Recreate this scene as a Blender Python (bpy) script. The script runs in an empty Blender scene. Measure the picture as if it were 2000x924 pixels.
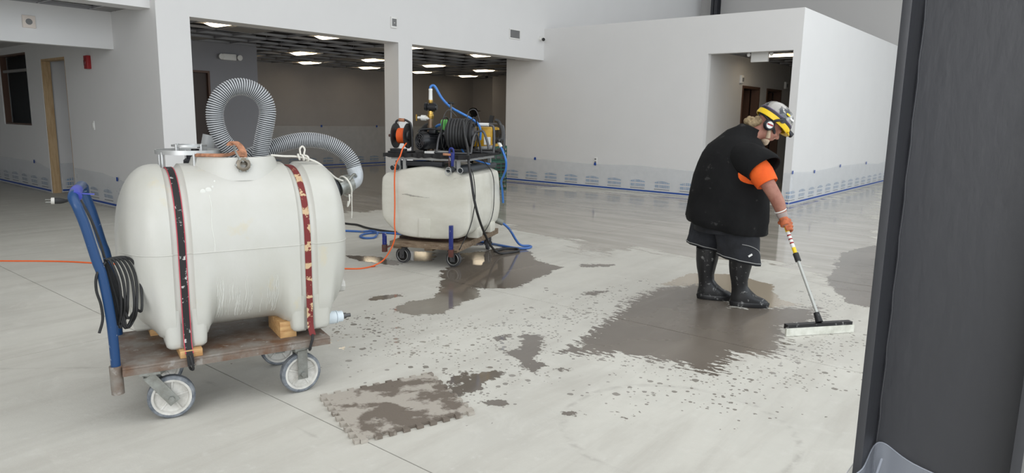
import bpy, bmesh, math, random
import numpy as np
from mathutils import Vector, Matrix
random.seed(7); rng = np.random.default_rng(7)
SC = bpy.context.scene
COL = SC.collection
PI = math.pi

# ------------------------------------------------------------------ camera
H = 1.46
cam_d = bpy.data.cameras.new('camera'); cam = bpy.data.objects.new('camera', cam_d); COL.objects.link(cam)
cam_d.sensor_fit = 'HORIZONTAL'; cam_d.sensor_width = 36.0; cam_d.lens = 36.0 * 1357.0 / 2000.0
cam_d.clip_start = 0.05; cam_d.clip_end = 200
RX = ((0.769202, -0.120247, 0.627589), (0.638763, 0.117667, -0.760352), (0.017584, 0.985746, 0.167319))
cam.matrix_world = Matrix.Translation((0, 0, H)) @ Matrix(RX).to_4x4()
SC.camera = cam

# ------------------------------------------------------------------ world, daylight, exposure
SC.view_settings.view_transform = 'Standard'; SC.view_settings.look = 'None'
SC.view_settings.gamma = 1.0; SC.view_settings.use_curve_mapping = False
SC.view_settings.exposure = 0.5
wd = bpy.data.worlds.new('overcast'); SC.world = wd; wd.use_nodes = True
bgn = wd.node_tree.nodes['Background']; bgn.inputs[0].default_value = (0.86, 0.93, 1.0, 1); bgn.inputs[1].default_value = 0.5

def area(name, loc, rot, sx, sy, power, col):
    l = bpy.data.lights.new(name, 'AREA'); l.shape = 'RECTANGLE'; l.size = sx; l.size_y = sy
    l.energy = power; l.color = col
    o = bpy.data.objects.new(name, l); COL.objects.link(o); o.location = loc; o.rotation_euler = rot
    o.visible_camera = True
    return o
# glazed shop fronts: one along the right-hand side of the hall, one behind the camera
area('daylight_shopfront_right', (8.6, 6.5, 4.0), (0, math.radians(90), 0), 6.6, 24.0, 600, (0.86, 0.94, 1.0))
area('daylight_shopfront_behind', (4.0, -8.2, 3.9), (math.radians(90), 0, 0), 9.5, 6.5, 500, (0.95, 0.97, 1.0))
area('roof_light', (0.5, 5.0, 7.95), (0, 0, 0), 7.0, 22.0, 470, (0.98, 0.99, 1.0))

# ------------------------------------------------------------------ helpers
def lin(r, g, b):
    f = lambda c: (c / 255 / 12.92) if c / 255 <= 0.04045 else ((c / 255 + 0.055) / 1.055) ** 2.4
    return (f(r), f(g), f(b), 1.0)

MATS = {}
def mat(name, col, rough=0.5, metal=0.0, var=None, bump=None, spec=0.5, emit=None, scale=(1, 1, 1), coat=0.0, thr=(0.35, 0.65), var2=None):
    """principled material; var=(colour, noise scale[, amount]) mottles it, var2 adds flecks, bump=(scale, strength)"""
    if name in MATS: return MATS[name]
    m = bpy.data.materials.new(name); m.use_nodes = True; MATS[name] = m
    nt = m.node_tree; N = nt.nodes; L = nt.links; b = N['Principled BSDF']
    b.inputs['Base Color'].default_value = col; b.inputs['Roughness'].default_value = rough
    b.inputs['Metallic'].default_value = metal; b.inputs['Specular IOR Level'].default_value = spec
    b.inputs['Coat Weight'].default_value = coat
    if emit: b.inputs['Emission Color'].default_value = emit[0]; b.inputs['Emission Strength'].default_value = emit[1]
    if var or bump or var2:
        tc = N.new('ShaderNodeTexCoord'); mp = N.new('ShaderNodeMapping'); mp.inputs['Scale'].default_value = scale
        L.new(tc.outputs['Object'], mp.inputs[0])
    prev = None
    for k, v in enumerate((var, var2)):
        if not v: continue
        nz = N.new('ShaderNodeTexNoise'); nz.inputs['Scale'].default_value = v[1]; nz.inputs['Detail'].default_value = 5
        nz.inputs['Roughness'].default_value = 0.62; L.new(mp.outputs[0], nz.inputs['Vector'])
        mr = N.new('ShaderNodeMapRange'); t = thr if k == 0 else (v[3], v[3] + 0.06)
        mr.inputs[1].default_value = t[0]; mr.inputs[2].default_value = t[1]
        mr.inputs[4].default_value = v[2] if len(v) > 2 else 1.0
        L.new(nz.outputs[0], mr.inputs[0])
        mx = N.new('ShaderNodeMix'); mx.data_type = 'RGBA'; L.new(mr.outputs[0], mx.inputs[0])
        if prev: L.new(prev, mx.inputs[6])
        else: mx.inputs[6].default_value = col
        mx.inputs[7].default_value = v[0]; prev = mx.outputs[2]
    if prev: L.new(prev, b.inputs['Base Color'])
    if bump:
        nz = N.new('ShaderNodeTexNoise'); nz.inputs['Scale'].default_value = bump[0]; nz.inputs['Detail'].default_value = 4
        L.new(mp.outputs[0], nz.inputs['Vector'])
        bp = N.new('ShaderNodeBump'); bp.inputs['Strength'].default_value = bump[1]; bp.inputs['Distance'].default_value = 0.01
        L.new(nz.outputs[0], bp.inputs['Height']); L.new(bp.outputs[0], b.inputs['Normal'])
    return m

class Frame:
    """a place on the floor with a heading: local x, y, z -> world"""
    def __init__(s, o, deg): s.o = Vector((o[0], o[1], 0)); s.a = math.radians(deg)
    def w(s, p):
        c, d = math.cos(s.a), math.sin(s.a)
        return Vector((s.o.x + c * p[0] - d * p[1], s.o.y + d * p[0] + c * p[1], p[2]))
WORLD = Frame((0, 0), 0)
OFF = {}

def tag(o, label=None, cat=None, group=None, kind=None):
    if label: o['label'] = label
    if cat: o['category'] = cat
    if group: o['group'] = group
    if kind: o['kind'] = kind
    return o

def thing(name, label, cat, base=(0, 0, 0), fr=WORLD, group=None, kind=None):
    o = bpy.data.objects.new(name, None); o.empty_display_size = 0.1; COL.objects.link(o)
    o.location = fr.w(base); o.rotation_euler = (0, 0, fr.a)
    OFF[o.name] = Vector(base)
    return tag(o, label, cat, group, kind)

def unit(v): v = Vector(v); return v.normalized() if v.length > 1e-9 else Vector((0, 0, 1))
def basis(d):
    d = unit(d); a = Vector((0, 0, 1)) if abs(d.z) < 0.9 else Vector((1, 0, 0))
    x = a.cross(d).normalized(); return x, d.cross(x).normalized()

def crom(pts, n=6, closed=False):
    P = [Vector(p) for p in pts]; out = []; m = len(P)
    for i in range(m if closed else m - 1):
        if closed: p0, p1, p2, p3 = P[i - 1], P[i], P[(i + 1) % m], P[(i + 2) % m]
        else: p0, p1, p2, p3 = P[max(i - 1, 0)], P[i], P[i + 1], P[min(i + 2, m - 1)]
        for k in range(n):
            t = k / n
            out.append(0.5 * ((2 * p1) + (p2 - p0) * t + (2 * p0 - 5 * p1 + 4 * p2 - p3) * t * t + (3 * p1 - p0 - 3 * p2 + p3) * t ** 3))
    if not closed: out.append(P[-1])
    return out

class MB:
    def __init__(s): s.v = []; s.f = []; s.m = []; s.att = {}
    def add(s, vs, fs):
        k = len(s.v); s.v += [tuple(v) for v in vs]; s.f += [tuple(i + k for i in f) for f in fs]; return s
    def box(s, a, b, bev=0.0):
        x0, y0, z0 = a; x1, y1, z1 = b
        if bev > 0:
            bm = bmesh.new(); bmesh.ops.create_cube(bm, size=1)
            for v in bm.verts: v.co = Vector(((x0 + x1) / 2 + v.co.x * (x1 - x0), (y0 + y1) / 2 + v.co.y * (y1 - y0), (z0 + z1) / 2 + v.co.z * (z1 - z0)))
            bmesh.ops.bevel(bm, geom=list(bm.edges), offset=bev, segments=2, affect='EDGES', profile=0.6)
            bm.verts.index_update(); s.add([v.co.copy() for v in bm.verts], [[v.index for v in f.verts] for f in bm.faces]); bm.free(); return s
        return s.add([(x0, y0, z0), (x1, y0, z0), (x1, y1, z0), (x0, y1, z0), (x0, y0, z1), (x1, y0, z1), (x1, y1, z1), (x0, y1, z1)],
                     [(0, 3, 2, 1), (4, 5, 6, 7), (0, 1, 5, 4), (1, 2, 6, 5), (2, 3, 7, 6), (3, 0, 4, 7)])
    def obox(s, c, ax, ay, az, hx, hy, hz):
        c, ax, ay, az = Vector(c), unit(ax), unit(ay), unit(az)
        vs = [c + ax * (sx * hx) + ay * (sy * hy) + az * (sz * hz) for sz in (-1, 1) for sx, sy in ((-1, -1), (1, -1), (1, 1), (-1, 1))]
        return s.add(vs, [(0, 3, 2, 1), (4, 5, 6, 7), (0, 1, 5, 4), (1, 2, 6, 5), (2, 3, 7, 6), (3, 0, 4, 7)])
    def bar(s, p, q, w, h, up=(0, 0, 1)):
        p, q = Vector(p), Vector(q); d = unit(q - p); x = d.cross(Vector(up))
        if x.length < 1e-4: x = d.cross(Vector((1, 0, 0)))
        x.normalize(); y = x.cross(d)
        return s.obox((p + q) / 2, d, x, y, (q - p).length / 2, w / 2, h / 2)
    def rings(s, R, cap=True, closed=False, flip=False):
        k = len(s.v); n = len(R[0])
        for r in R: s.v += [tuple(p) for p in r]
        m = len(R)
        for i in range(m if closed else m - 1):
            for j in range(n):
                a, b = k + i * n + j, k + i * n + (j + 1) % n; c, d = k + ((i + 1) % m) * n + (j + 1) % n, k + ((i + 1) % m) * n + j
                s.f.append((a, d, c, b) if flip else (a, b, c, d))
        if cap and not closed:
            s.f.append(tuple(k + j for j in (range(n) if flip else reversed(range(n))))); s.f.append(tuple(k + (m - 1) * n + j for j in (reversed(range(n)) if flip else range(n))))
        return s
    def cyl(s, p, q, r, r2=None, n=16, cap=True):
        p, q = Vector(p), Vector(q); x, y = basis(q - p); r2 = r if r2 is None else r2
        ring = lambda c, r: [c + x * (r * math.cos(2 * PI * j / n)) + y * (r * math.sin(2 * PI * j / n)) for j in range(n)]
        return s.rings([ring(p, r), ring(q, r2)], cap)
    def lathe(s, o, ax, prof, n=24, cap=True):
        """prof: (distance along axis, radius)"""
        o, ax = Vector(o), unit(ax); x, y = basis(ax)
        return s.rings([[o + ax * t + x * (r * math.cos(2 * PI * j / n)) + y * (r * math.sin(2 * PI * j / n)) for j in range(n)] for t, r in prof], cap)
    def tube(s, path, r, n=10, closed=False, cap=True):
        P = [Vector(p) for p in path]; m = len(P); R = []; x = None
        for i in range(m):
            if closed: d = P[(i + 1) % m] - P[i - 1]
            else: d = P[min(i + 1, m - 1)] - P[max(i - 1, 0)]
            d = unit(d)
            if x is None: x, y = basis(d)
            else:
                x = x - d * x.dot(d); x.normalize(); y = d.cross(x)
            rr = r[i] if hasattr(r, '__len__') else r
            R.append([P[i] + x * (rr * math.cos(2 * PI * j / n)) + y * (rr * math.sin(2 * PI * j / n)) for j in range(n)])
        return s.rings(R, cap, closed)
    def torus(s, c, ax, R, r, n=40, k=10, sx=1.0, sy=1.0):
        c = Vector(c); x, y = basis(ax)
        return s.tube([c + x * (R * sx * math.cos(2 * PI * i / n)) + y * (R * sy * math.sin(2 * PI * i / n)) for i in range(n)], r, k, closed=True)
    def ell(s, c, rx, ry, rz, ax=(1, 0, 0), az=(0, 0, 1), n=20, m=12):
        c = Vector(c); X = unit(ax); Z = unit(az); Y = Z.cross(X).normalized(); X = Y.cross(Z)
        R = []
        for i in range(m + 1):
            t = -PI / 2 + PI * (0.02 + 0.96 * i / m)
            R.append([c + X * (rx * math.cos(t) * math.cos(2 * PI * j / n)) + Y * (ry * math.cos(t) * math.sin(2 * PI * j / n)) + Z * (rz * math.sin(t)) for j in range(n)])
        return s.rings(R)
    def grid(s, fn, nu, nv):
        k = len(s.v)
        for i in range(nu + 1):
            for j in range(nv + 1): s.v.append(tuple(fn(i / nu, j / nv)))
        for i in range(nu):
            for j in range(nv):
                a = k + i * (nv + 1) + j; s.f.append((a, a + nv + 1, a + nv + 2, a + 1))
        return s
    def mesh(s, name, off=Vector((0, 0, 0)), smooth=None):
        me = bpy.data.meshes.new(name)
        me.from_pydata([(v[0] - off.x, v[1] - off.y, v[2] - off.z) for v in s.v], [], s.f); me.update()
        if smooth is not None:
            me.polygons.foreach_set('use_smooth', [True] * len(me.polygons))
            if smooth < 179: me.set_sharp_from_angle(angle=math.radians(smooth))
        return me
    def build(s, name, m, parent=None, smooth=40, fr=WORLD, base=None, **kw):
        if parent is not None: off = OFF.get(parent.name, Vector((0, 0, 0)))
        else: off = Vector(base) if base is not None else Vector((0, 0, 0))
        me = s.mesh(name, off, smooth)
        o = bpy.data.objects.new(name, me); COL.objects.link(o); me.materials.append(m)
        if parent is not None:
            o.parent = parent; OFF[o.name] = off
        else: o.location = fr.w(off); o.rotation_euler = (0, 0, fr.a); OFF[o.name] = off
        for k, v in kw.items(): o[k] = v
        return o

def struct(o): o['kind'] = 'structure'; return o

# ------------------------------------------------------------------ materials of the setting
PAINT = mat('wall_paint_white', lin(226, 225, 224), 0.75, var=(lin(224, 223, 222), 1.5), bump=(160, 0.05))
PAINT_D = mat('drywall_grey', lin(205, 203, 201), 0.8, var=(lin(202, 200, 198), 1.5), bump=(140, 0.05))
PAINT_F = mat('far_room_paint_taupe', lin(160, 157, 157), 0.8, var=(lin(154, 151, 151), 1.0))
PLENUM = mat('black_plenum', lin(26, 26, 28), 0.9)
GRIDM = mat('ceiling_grid_metal', lin(165, 165, 168), 0.45, 0.0)
TILE = mat('ceiling_tile_grey', lin(150, 147, 144), 0.9, var=(lin(138, 136, 133), 60))
WOOD = mat('pine_stud', lin(206, 178, 138), 0.6, var=(lin(176, 142, 100), 5, 0.8), scale=(6, 6, 0.6))
BROWN = mat('brown_door_frame', lin(92, 66, 52), 0.5)
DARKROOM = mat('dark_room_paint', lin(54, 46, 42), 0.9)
BLACKSTEEL = mat('black_primer_steel', lin(52, 53, 57), 0.42, 0.0, var=(lin(54, 55, 60), 2.5), bump=(35, 0.12), scale=(1, 1, 0.3), var2=(lin(92, 92, 96), 9, 0.5, 0.70))

def concrete():
    m = bpy.data.materials.new('polished_concrete_floor'); m.use_nodes = True
    nt = m.node_tree; N = nt.nodes; L = nt.links; b = N['Principled BSDF']
    tc = N.new('ShaderNodeTexCoord'); P = tc.outputs['Object']
    def noise(sc, det=4, vec=P, rough=0.55, dist=0.0):
        n = N.new('ShaderNodeTexNoise'); n.inputs['Scale'].default_value = sc; n.inputs['Detail'].default_value = det
        n.inputs['Roughness'].default_value = rough; n.inputs['Distortion'].default_value = dist; L.new(vec, n.inputs['Vector']); return n.outputs[0]
    def mth(op, a, c=None, d=None):
        n = N.new('ShaderNodeMath'); n.operation = op
        for i, x in enumerate((a, c, d)):
            if x is None: continue
            if isinstance(x, (int, float)): n.inputs[i].default_value = x
            else: L.new(x, n.inputs[i])
        return n.outputs[0]
    def ramp(x, lo, hi, a=0.0, c=1.0):
        n = N.new('ShaderNodeMapRange'); n.interpolation_type = 'SMOOTHSTEP'
        L.new(x, n.inputs[0]); n.inputs[1].default_value = lo; n.inputs[2].default_value = hi; n.inputs[3].default_value = a; n.inputs[4].default_value = c; return n.outputs[0]
    def mix(f, a, c):
        n = N.new('ShaderNodeMix'); n.data_type = 'RGBA'
        if isinstance(f, (int, float)): n.inputs[0].default_value = f
        else: L.new(f, n.inputs[0])
        for i, x in ((6, a), (7, c)):
            if isinstance(x, tuple): n.inputs[i].default_value = x
            else: L.new(x, n.inputs[i])
        return n.outputs[2]
    def att(name):
        n = N.new('ShaderNodeAttribute'); n.attribute_name = name; return n.outputs['Fac']
    mp = N.new('ShaderNodeMapping'); L.new(P, mp.inputs[0]); mp.inputs['Rotation'].default_value = (0, 0, 0.9); mp.inputs['Scale'].default_value = (3.2, 0.5, 1); ST = mp.outputs[0]
    n1, n2, n3 = noise(0.9, 5), noise(14, 5, rough=0.7), noise(1.6, 6, ST, 0.65, 0.4)
    dry = mix(ramp(n1, 0.3, 0.7), lin(194, 192, 184), lin(211, 209, 200))
    dry = mix(ramp(n3, 0.40, 0.72, 0, 0.55), dry, lin(180, 176, 167)); dry = mix(ramp(noise(2.6, 6, P, 0.7, 0.8), 0.50, 0.70, 0, 0.35), dry, lin(220, 218, 210)); dry = mix(ramp(noise(0.45, 4), 0.45, 0.65, 0, 0.4), dry, lin(178, 175, 167))
    dry = mix(ramp(n2, 0.55, 0.8, 0, 0.35), dry, lin(224, 223, 218))
    dry = mix(mth('MULTIPLY', ramp(att('scuff'), 0.0, 0.03, 1, 0), mth('MULTIPLY', ramp(n2, 0.36, 0.56), 0.55)), dry, lin(158, 154, 147))
    e1, e2, e3 = noise(5.5, 6, rough=0.68), noise(30, 3), noise(2.2, 3)
    edge = mth('ADD', mth('MULTIPLY', mth('SUBTRACT', e1, 0.5), 0.27), mth('MULTIPLY', mth('SUBTRACT', e2, 0.5), 0.09))
    mp3 = N.new('ShaderNodeMapping'); L.new(P, mp3.inputs[0]); mp3.inputs['Rotation'].default_value = (0, 0, -0.45); mp3.inputs['Scale'].default_value = (11, 26, 1)
    e4 = noise(1.0, 3, mp3.outputs[0], 0.6)
    near = ramp(mth('ABSOLUTE', att('damp')), 0.0, 0.34, 1.0, 0.0)
    edge = mth('ADD', edge, mth('MULTIPLY', mth('MULTIPLY', mth('SUBTRACT', e4, 0.5), near), 0.60))
    wet = ramp(mth('ADD', mth('ADD', att('wet'), 0.012), edge), 0.0, 0.014)
    mp2 = N.new('ShaderNodeMapping'); L.new(P, mp2.inputs[0]); mp2.inputs['Rotation'].default_value = (0, 0, 0.35); mp2.inputs['Scale'].default_value = (0.5, 2.6, 1)
    ef = noise(1.6, 6, mp2.outputs[0], 0.65, 0.3)
    film = ramp(mth('ADD', att('film'), mth('MULTIPLY', mth('SUBTRACT', ef, 0.5), 1.7)), 0.0, 0.05)
    slur = ramp(mth('ADD', att('slurry'), mth('MULTIPLY', edge, 0.6)), 0.0, 0.012)
    # drops
    drops = None
    for sc, k in ((17, 0.40), (38, 0.42)):
        vo = N.new('ShaderNodeTexVoronoi'); vo.voronoi_dimensions = '2D'; vo.inputs['Scale'].default_value = sc; L.new(P, vo.inputs['Vector'])
        sp = N.new('ShaderNodeSeparateColor'); L.new(vo.outputs['Color'], sp.inputs[0])
        rad = mth('MULTIPLY', mth('POWER', sp.outputs[0], 1.6), k)
        dot = mth('LESS_THAN', mth('ADD', vo.outputs['Distance'], mth('MULTIPLY', mth('SUBTRACT', e2, 0.5), 0.25)), rad)
        dens = ramp(mth('ADD', att('spatter'), mth('MULTIPLY', mth('SUBTRACT', e3, 0.5), 2.0)), -0.25, 0.40, 0.0, 0.46)
        dot = mth('MULTIPLY', dot, mth('LESS_THAN', sp.outputs[1], dens))
        drops = dot if drops is None else mth('MAXIMUM', drops, dot)
    wetall = mth('MAXIMUM', wet, drops)
    wcol = mix(ramp(n1, 0.3, 0.7), lin(104, 96, 87), lin(122, 114, 105))
    wcol = mix(ramp(n3, 0.5, 0.75, 0, 0.5), wcol, lin(134, 126, 116))
    fcol = mix(ramp(ef, 0.35, 0.65), lin(158, 152, 141), lin(182, 176, 166))
    c = mix(film, dry, fcol); c = mix(slur, c, lin(170, 158, 140)); c = mix(mth('MAXIMUM', wet, mth('MULTIPLY', drops, 0.72)), c, wcol)
    L.new(c, b.inputs['Base Color'])
    r = mth('ADD', 0.50, mth('MULTIPLY', n2, 0.15))
    def lerp(a, t, v): return mth('ADD', mth('MULTIPLY', a, mth('SUBTRACT', 1.0, t)), mth('MULTIPLY', t, v))
    r = lerp(r, film, 0.07); r = lerp(r, slur, 0.10); r = lerp(r, wetall, 0.07); r = mth('ADD', r, mth('MULTIPLY', ramp(att('damp'), -0.05, 0.05), mth('MULTIPLY', wet, mth('ADD', 0.12, mth('MULTIPLY', n1, 0.16)))))
    L.new(r, b.inputs['Roughness']); b.inputs['Specular IOR Level'].default_value = 0.5
    anyw = mth('MAXIMUM', mth('MAXIMUM', wetall, film), slur)
    hgt = mth('MULTIPLY', n2, mth('SUBTRACT', 1.0, mth('MULTIPLY', anyw, 0.96)))
    hgt = mth('ADD', hgt, mth('MULTIPLY', ef, mth('MULTIPLY', film, 0.30)))
    bp = N.new('ShaderNodeBump'); bp.inputs['Strength'].default_value = 0.16; bp.inputs['Distance'].default_value = 0.02
    L.new(hgt, bp.inputs['Height']); L.new(bp.outputs[0], b.inputs['Normal'])
    return m
CONC = concrete()
JOINT = mat('saw_cut_joint_dark', lin(70, 68, 66), 0.9)

WET = [[(-2.4, 3.52), (-2.56, 4.0), (-2.61, 4.36), (-2.78, 4.95), (-2.81, 5.49), (-2.6, 5.88), (-2.03, 5.3), (-1.81, 5.5), (-1.55, 5.79), (-1.43, 5.28), (-1.58, 5.09), (-1.48, 4.77), (-1.39, 4.35), (-1.6, 4.23), (-1.57, 3.76), (-1.91, 3.79), (-2.18, 3.69)], [(-4.67, 4.62), (-5.05, 5.3), (-5.09, 6.03), (-4.82, 6.12), (-4.36, 5.67), (-3.96, 5.57), (-3.81, 4.96), (-3.73, 4.53), (-3.99, 4.36), (-4.03, 4.07), (-4.37, 4.31)], [(-3.98, 3.38), (-4.07, 3.62), (-4.0, 3.87), (-4.22, 4.14), (-4.03, 4.37), (-3.78, 4.17), (-3.73, 3.9), (-3.64, 3.58), (-3.78, 3.37)], [(-6.01, 4.43), (-5.64, 4.64), (-5.27, 4.63), (-5.19, 4.46), (-5.64, 4.37)], [(-5.68, 5.09), (-5.38, 5.21), (-5.06, 4.84), (-5.29, 4.76)], [(-5.2, 5.31), (-5.05, 5.71), (-4.75, 5.52), (-4.77, 5.12)], [(-6.29, 6.37), (-5.84, 6.66), (-5.28, 5.93), (-5.61, 5.59)], [(-2.73, 3.24), (-2.66, 3.34), (-2.84, 3.58), (-2.75, 3.67), (-2.58, 3.43), (-2.5, 3.26), (-2.39, 3.22), (-2.34, 3.09), (-2.44, 3.06), (-2.55, 3.17)], [(-2.5, 2.52), (-2.56, 2.67), (-2.59, 2.92), (-2.48, 2.95), (-2.43, 2.72), (-2.42, 2.55)], [(-2.61, 2.6), (-2.66, 2.84), (-2.61, 2.82), (-2.56, 2.6)], [(-2.44, 3.48), (-2.43, 3.71), (-2.31, 3.68), (-2.31, 3.53)], [(-4.4, 3.51), (-4.31, 3.78), (-4.23, 3.74), (-4.3, 3.47)], [(-3.24, 4.87), (-3.08, 5.07), (-3.09, 4.92), (-3.16, 4.8)], [(-2.26, 2.56), (-2.21, 2.64), (-2.18, 2.61), (-2.23, 2.54)], [(-1.89, 2.74), (-1.81, 2.79), (-1.81, 2.76), (-1.87, 2.73)], [(-3.93, 5.84), (-3.63, 6.06), (-3.6, 5.92), (-3.8, 5.75)], [(-1.78, 6.87), (-2.09, 8.57), (-1.88, 9.45), (-1.15, 6.06), (-1.41, 6.1)], [(-2.95, 3.4), (-2.91, 3.52), (-2.83, 3.4), (-2.9, 3.33)], [(-1.67, 2.88), (-1.64, 2.92), (-1.64, 2.89), (-1.66, 2.87)], [(-1.71, 2.93), (-1.68, 2.98), (-1.66, 2.95), (-1.7, 2.91)], [(-2.28, 3.21), (-2.22, 3.27), (-2.2, 3.23), (-2.24, 3.18)]]
FILM = [[(-10.07, 11.55), (-5.84, 12.47), (-4.03, 12.59), (-3.88, 15.24), (-3.89, 18.97), (-1.9, 9.84), (-1.41, 6.88), (-1.62, 6.68), (-1.86, 6.88), (-2.26, 7.3), (-2.66, 7.43), (-3.28, 6.97), (-3.9, 6.95), (-3.87, 6.35), (-4.21, 6.46), (-4.8, 6.9), (-5.2, 6.91), (-5.9, 7.14), (-6.57, 7.54), (-7.38, 7.47), (-8.44, 7.01), (-8.45, 6.57), (-8.95, 6.46), (-10.14, 6.81)], [(-10.14, 6.81), (-10.07, 11.55), (-6.57, 7.54), (-8.44, 7.01)], [(-17, 4.6), (-9.2, 4.9), (-8.9, 12.74), (-17, 18)]]
SLURRY = [[(-2.86, 5.6), (-2.88, 6.26), (-2.52, 6.51), (-2.11, 6.32), (-1.88, 5.81), (-1.66, 5.77), (-1.83, 5.44), (-2.07, 5.39), (-2.52, 5.66)]]
SPATTER = [[(-3.86, 2.72), (-4.09, 3.16), (-3.77, 3.7), (-3.28, 3.42), (-2.74, 3.05), (-2.35, 2.46), (-2.88, 2.51), (-3.34, 2.5)], [(-2.3, 3.58), (-1.6, 3.85), (-1.51, 4.82), (-1.12, 5.43), (-0.86, 4.3), (-1.19, 3.5), (-1.69, 3.14), (-2.15, 3.23)], [(-3.33, 3.37), (-3.36, 4.08), (-2.99, 5.36), (-2.48, 3.84), (-2.32, 3.43), (-2.29, 2.79), (-2.35, 2.46)], [(-1.73, 5.62), (-1.45, 6.85), (-1.12, 5.43), (-1.34, 5.06)]]

def sdf(polys, X, Y):
    """signed distance to the union of outlines, positive inside"""
    best = np.full(X.shape, -3.0)
    for P in polys:
        P = np.array(P, float); A, B = P, np.roll(P, -1, 0)
        d = np.full(X.shape, 1e9); ins = np.zeros(X.shape, bool)
        for (ax, ay), (bx, by) in zip(A, B):
            ex, ey = bx - ax, by - ay; t = np.clip(((X - ax) * ex + (Y - ay) * ey) / (ex * ex + ey * ey + 1e-12), 0, 1)
            d = np.minimum(d, np.hypot(X - ax - t * ex, Y - ay - t * ey))
            if abs(ey) > 1e-9: ins ^= ((ay > Y) != (by > Y)) & (X < ex * (Y - ay) / ey + ax)
        best = np.maximum(best, np.where(ins, d, -d))
    return best

# ------------------------------------------------------------------ floor: slabs between saw cuts
fl = struct(MB().box((-24, -9, -0.12), (9, 24, -0.012)).build('floor', JOINT))
XJ = [-24, -19.8, -14.8, -9.8, -4.81, 0.2, 9]; YJ = [-9, -3.1, 1.87, 4.39, 6.9, 11.9, 24]
for i in range(6):
    for j in range(6):
        x0, x1, y0, y1 = XJ[i] + .003, XJ[i + 1] - .003, YJ[j] + .003, YJ[j + 1] - .003
        fine = i in (2, 3, 4) and 2 <= j <= 4
        st = 0.045 if fine and i >= 3 else (0.12 if fine or (i in (3, 4) and j in (1, 5)) else 0.4)
        nx, ny = max(2, int((x1 - x0) / st)), max(2, int((y1 - y0) / st))
        gx, gy = np.meshgrid(np.linspace(x0, x1, nx + 1), np.linspace(y0, y1, ny + 1), indexing='ij')
        X, Y = gx.ravel(), gy.ravel(); nv = len(X)
        V = np.zeros((nv, 3)); V[:, 0] = X; V[:, 1] = Y
        a = (np.arange(nx)[:, None] * (ny + 1) + np.arange(ny)[None, :]).ravel()
        F = np.stack([a, a + ny + 1, a + ny + 2, a + 1], 1)
        # skirt so that each slab has depth in the joint
        rim = [k for k in range(0, (nx + 1) * (ny + 1), ny + 1)] + [nx * (ny + 1) + k for k in range(1, ny + 1)] + [k * (ny + 1) + ny for k in range(nx - 1, -1, -1)] + [k for k in range(ny - 1, 0, -1)]
        low = V[rim].copy(); low[:, 2] = -0.012
        nr = len(rim); sk = [(rim[k], nv + k, nv + (k + 1) % nr, rim[(k + 1) % nr]) for k in range(nr)]
        me = bpy.data.meshes.new('slab'); me.from_pydata(np.vstack([V, low]).tolist(), [], F.tolist() + sk); me.update()
        XX, YY = np.concatenate([X, low[:, 0]]), np.concatenate([Y, low[:, 1]])
        for nm, pol in (('wet', WET), ('film', FILM), ('slurry', SLURRY), ('spatter', SPATTER), ('damp', WET[:1])):
            at = me.attributes.new(nm, 'FLOAT', 'POINT'); at.data.foreach_set('value', sdf(pol, XX, YY).astype(np.float32))
        at = me.attributes.new('scuff', 'FLOAT', 'POINT')
        rr = np.hypot((XX + 1.38), (YY - 2.95)); at.data.foreach_set('value', np.minimum(np.abs(rr - 0.55), np.abs(np.hypot(XX + 3.1, YY + 0.2) - 2.0)).astype(np.float32))
        me.materials.append(CONC)
        o = bpy.data.objects.new('slab', me); COL.objects.link(o); o.parent = fl

# ------------------------------------------------------------------ walls
def wall(name, boxes, m=PAINT):
    b = MB()
    for q in boxes: b.box(q[:3], q[3:])
    return struct(b.build(name, m, smooth=None))
WX = -9.695; ZH = 2.755
wall('wall_left_upper', [(-10.08, 4.3, ZH, WX, 20.75, 8)])
wall('wall_left_pillar', [(-10.08, 4.3, 0, WX, 4.75, ZH)])
wall('wall_left_pillar_middle', [(-10.08, 8.484, 0, WX, 8.812, ZH)])
wall('wall_left_header', [(-10.2, -8, 2.82, -9.85, 4.3, 8)])
wall('wall_soffit', [(-11.27, -8, 2.35, -11.12, 4.3, 2.95)])
YS = 4.3
wall('wall_alcove', [(-13.1, YS, 0, -10.08, YS + .14, 2.95), (-14.24, YS, 2.33, -13.1, YS + .14, 2.95), (-15.0, YS, 0, -14.24, YS + .14, 2.95),
                     (-16.6, YS, 0, -15.0, YS + .14, 1.18), (-16.6, YS, 2.49, -15.0, YS + .14, 2.95), (-20, YS, 0, -16.6, YS + .14, 2.95)])
wall('wall_alcove_inner', [(-14.39, YS + .14, 0, -14.24, 6.6, 2.95)])
wall('wall_alcove_end', [(-20, -8, 0, -19.85, 6.75, 2.95)])
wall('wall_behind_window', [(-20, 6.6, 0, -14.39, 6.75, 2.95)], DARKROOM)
# rough door opening: pine jamb and head
b = MB().box((-14.24, YS + .005, 0), (-14.205, YS + .135, 2.33)); jo = struct(b.build('trim_door_jamb', WOOD, smooth=None))
MB().box((-13.135, YS + .005, 0), (-13.1, YS + .135, 2.33)).build('jamb_board', WOOD, jo, smooth=None)
MB().box((-14.205, YS + .005, 2.295), (-13.135, YS + .135, 2.33)).build('head_board', WOOD, jo, smooth=None)
# borrowed-light window opening in the alcove
wn = struct(MB().box((-16.6, YS + .02, 1.18), (-15.0, YS + .12, 1.21)).box((-16.6, YS + .02, 2.46), (-15.0, YS + .12, 2.49)).box((-15.03, YS + .02, 1.21), (-15.0, YS + .12, 2.46)).box((-16.6, YS + .02, 1.21), (-16.57, YS + .12, 2.46)).build('window_1', BROWN, smooth=None))
MB().box((-16.57, YS + .05, 2.16), (-15.03, YS + .09, 2.21)).build('transom_bar', TILE, wn, smooth=None)
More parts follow.
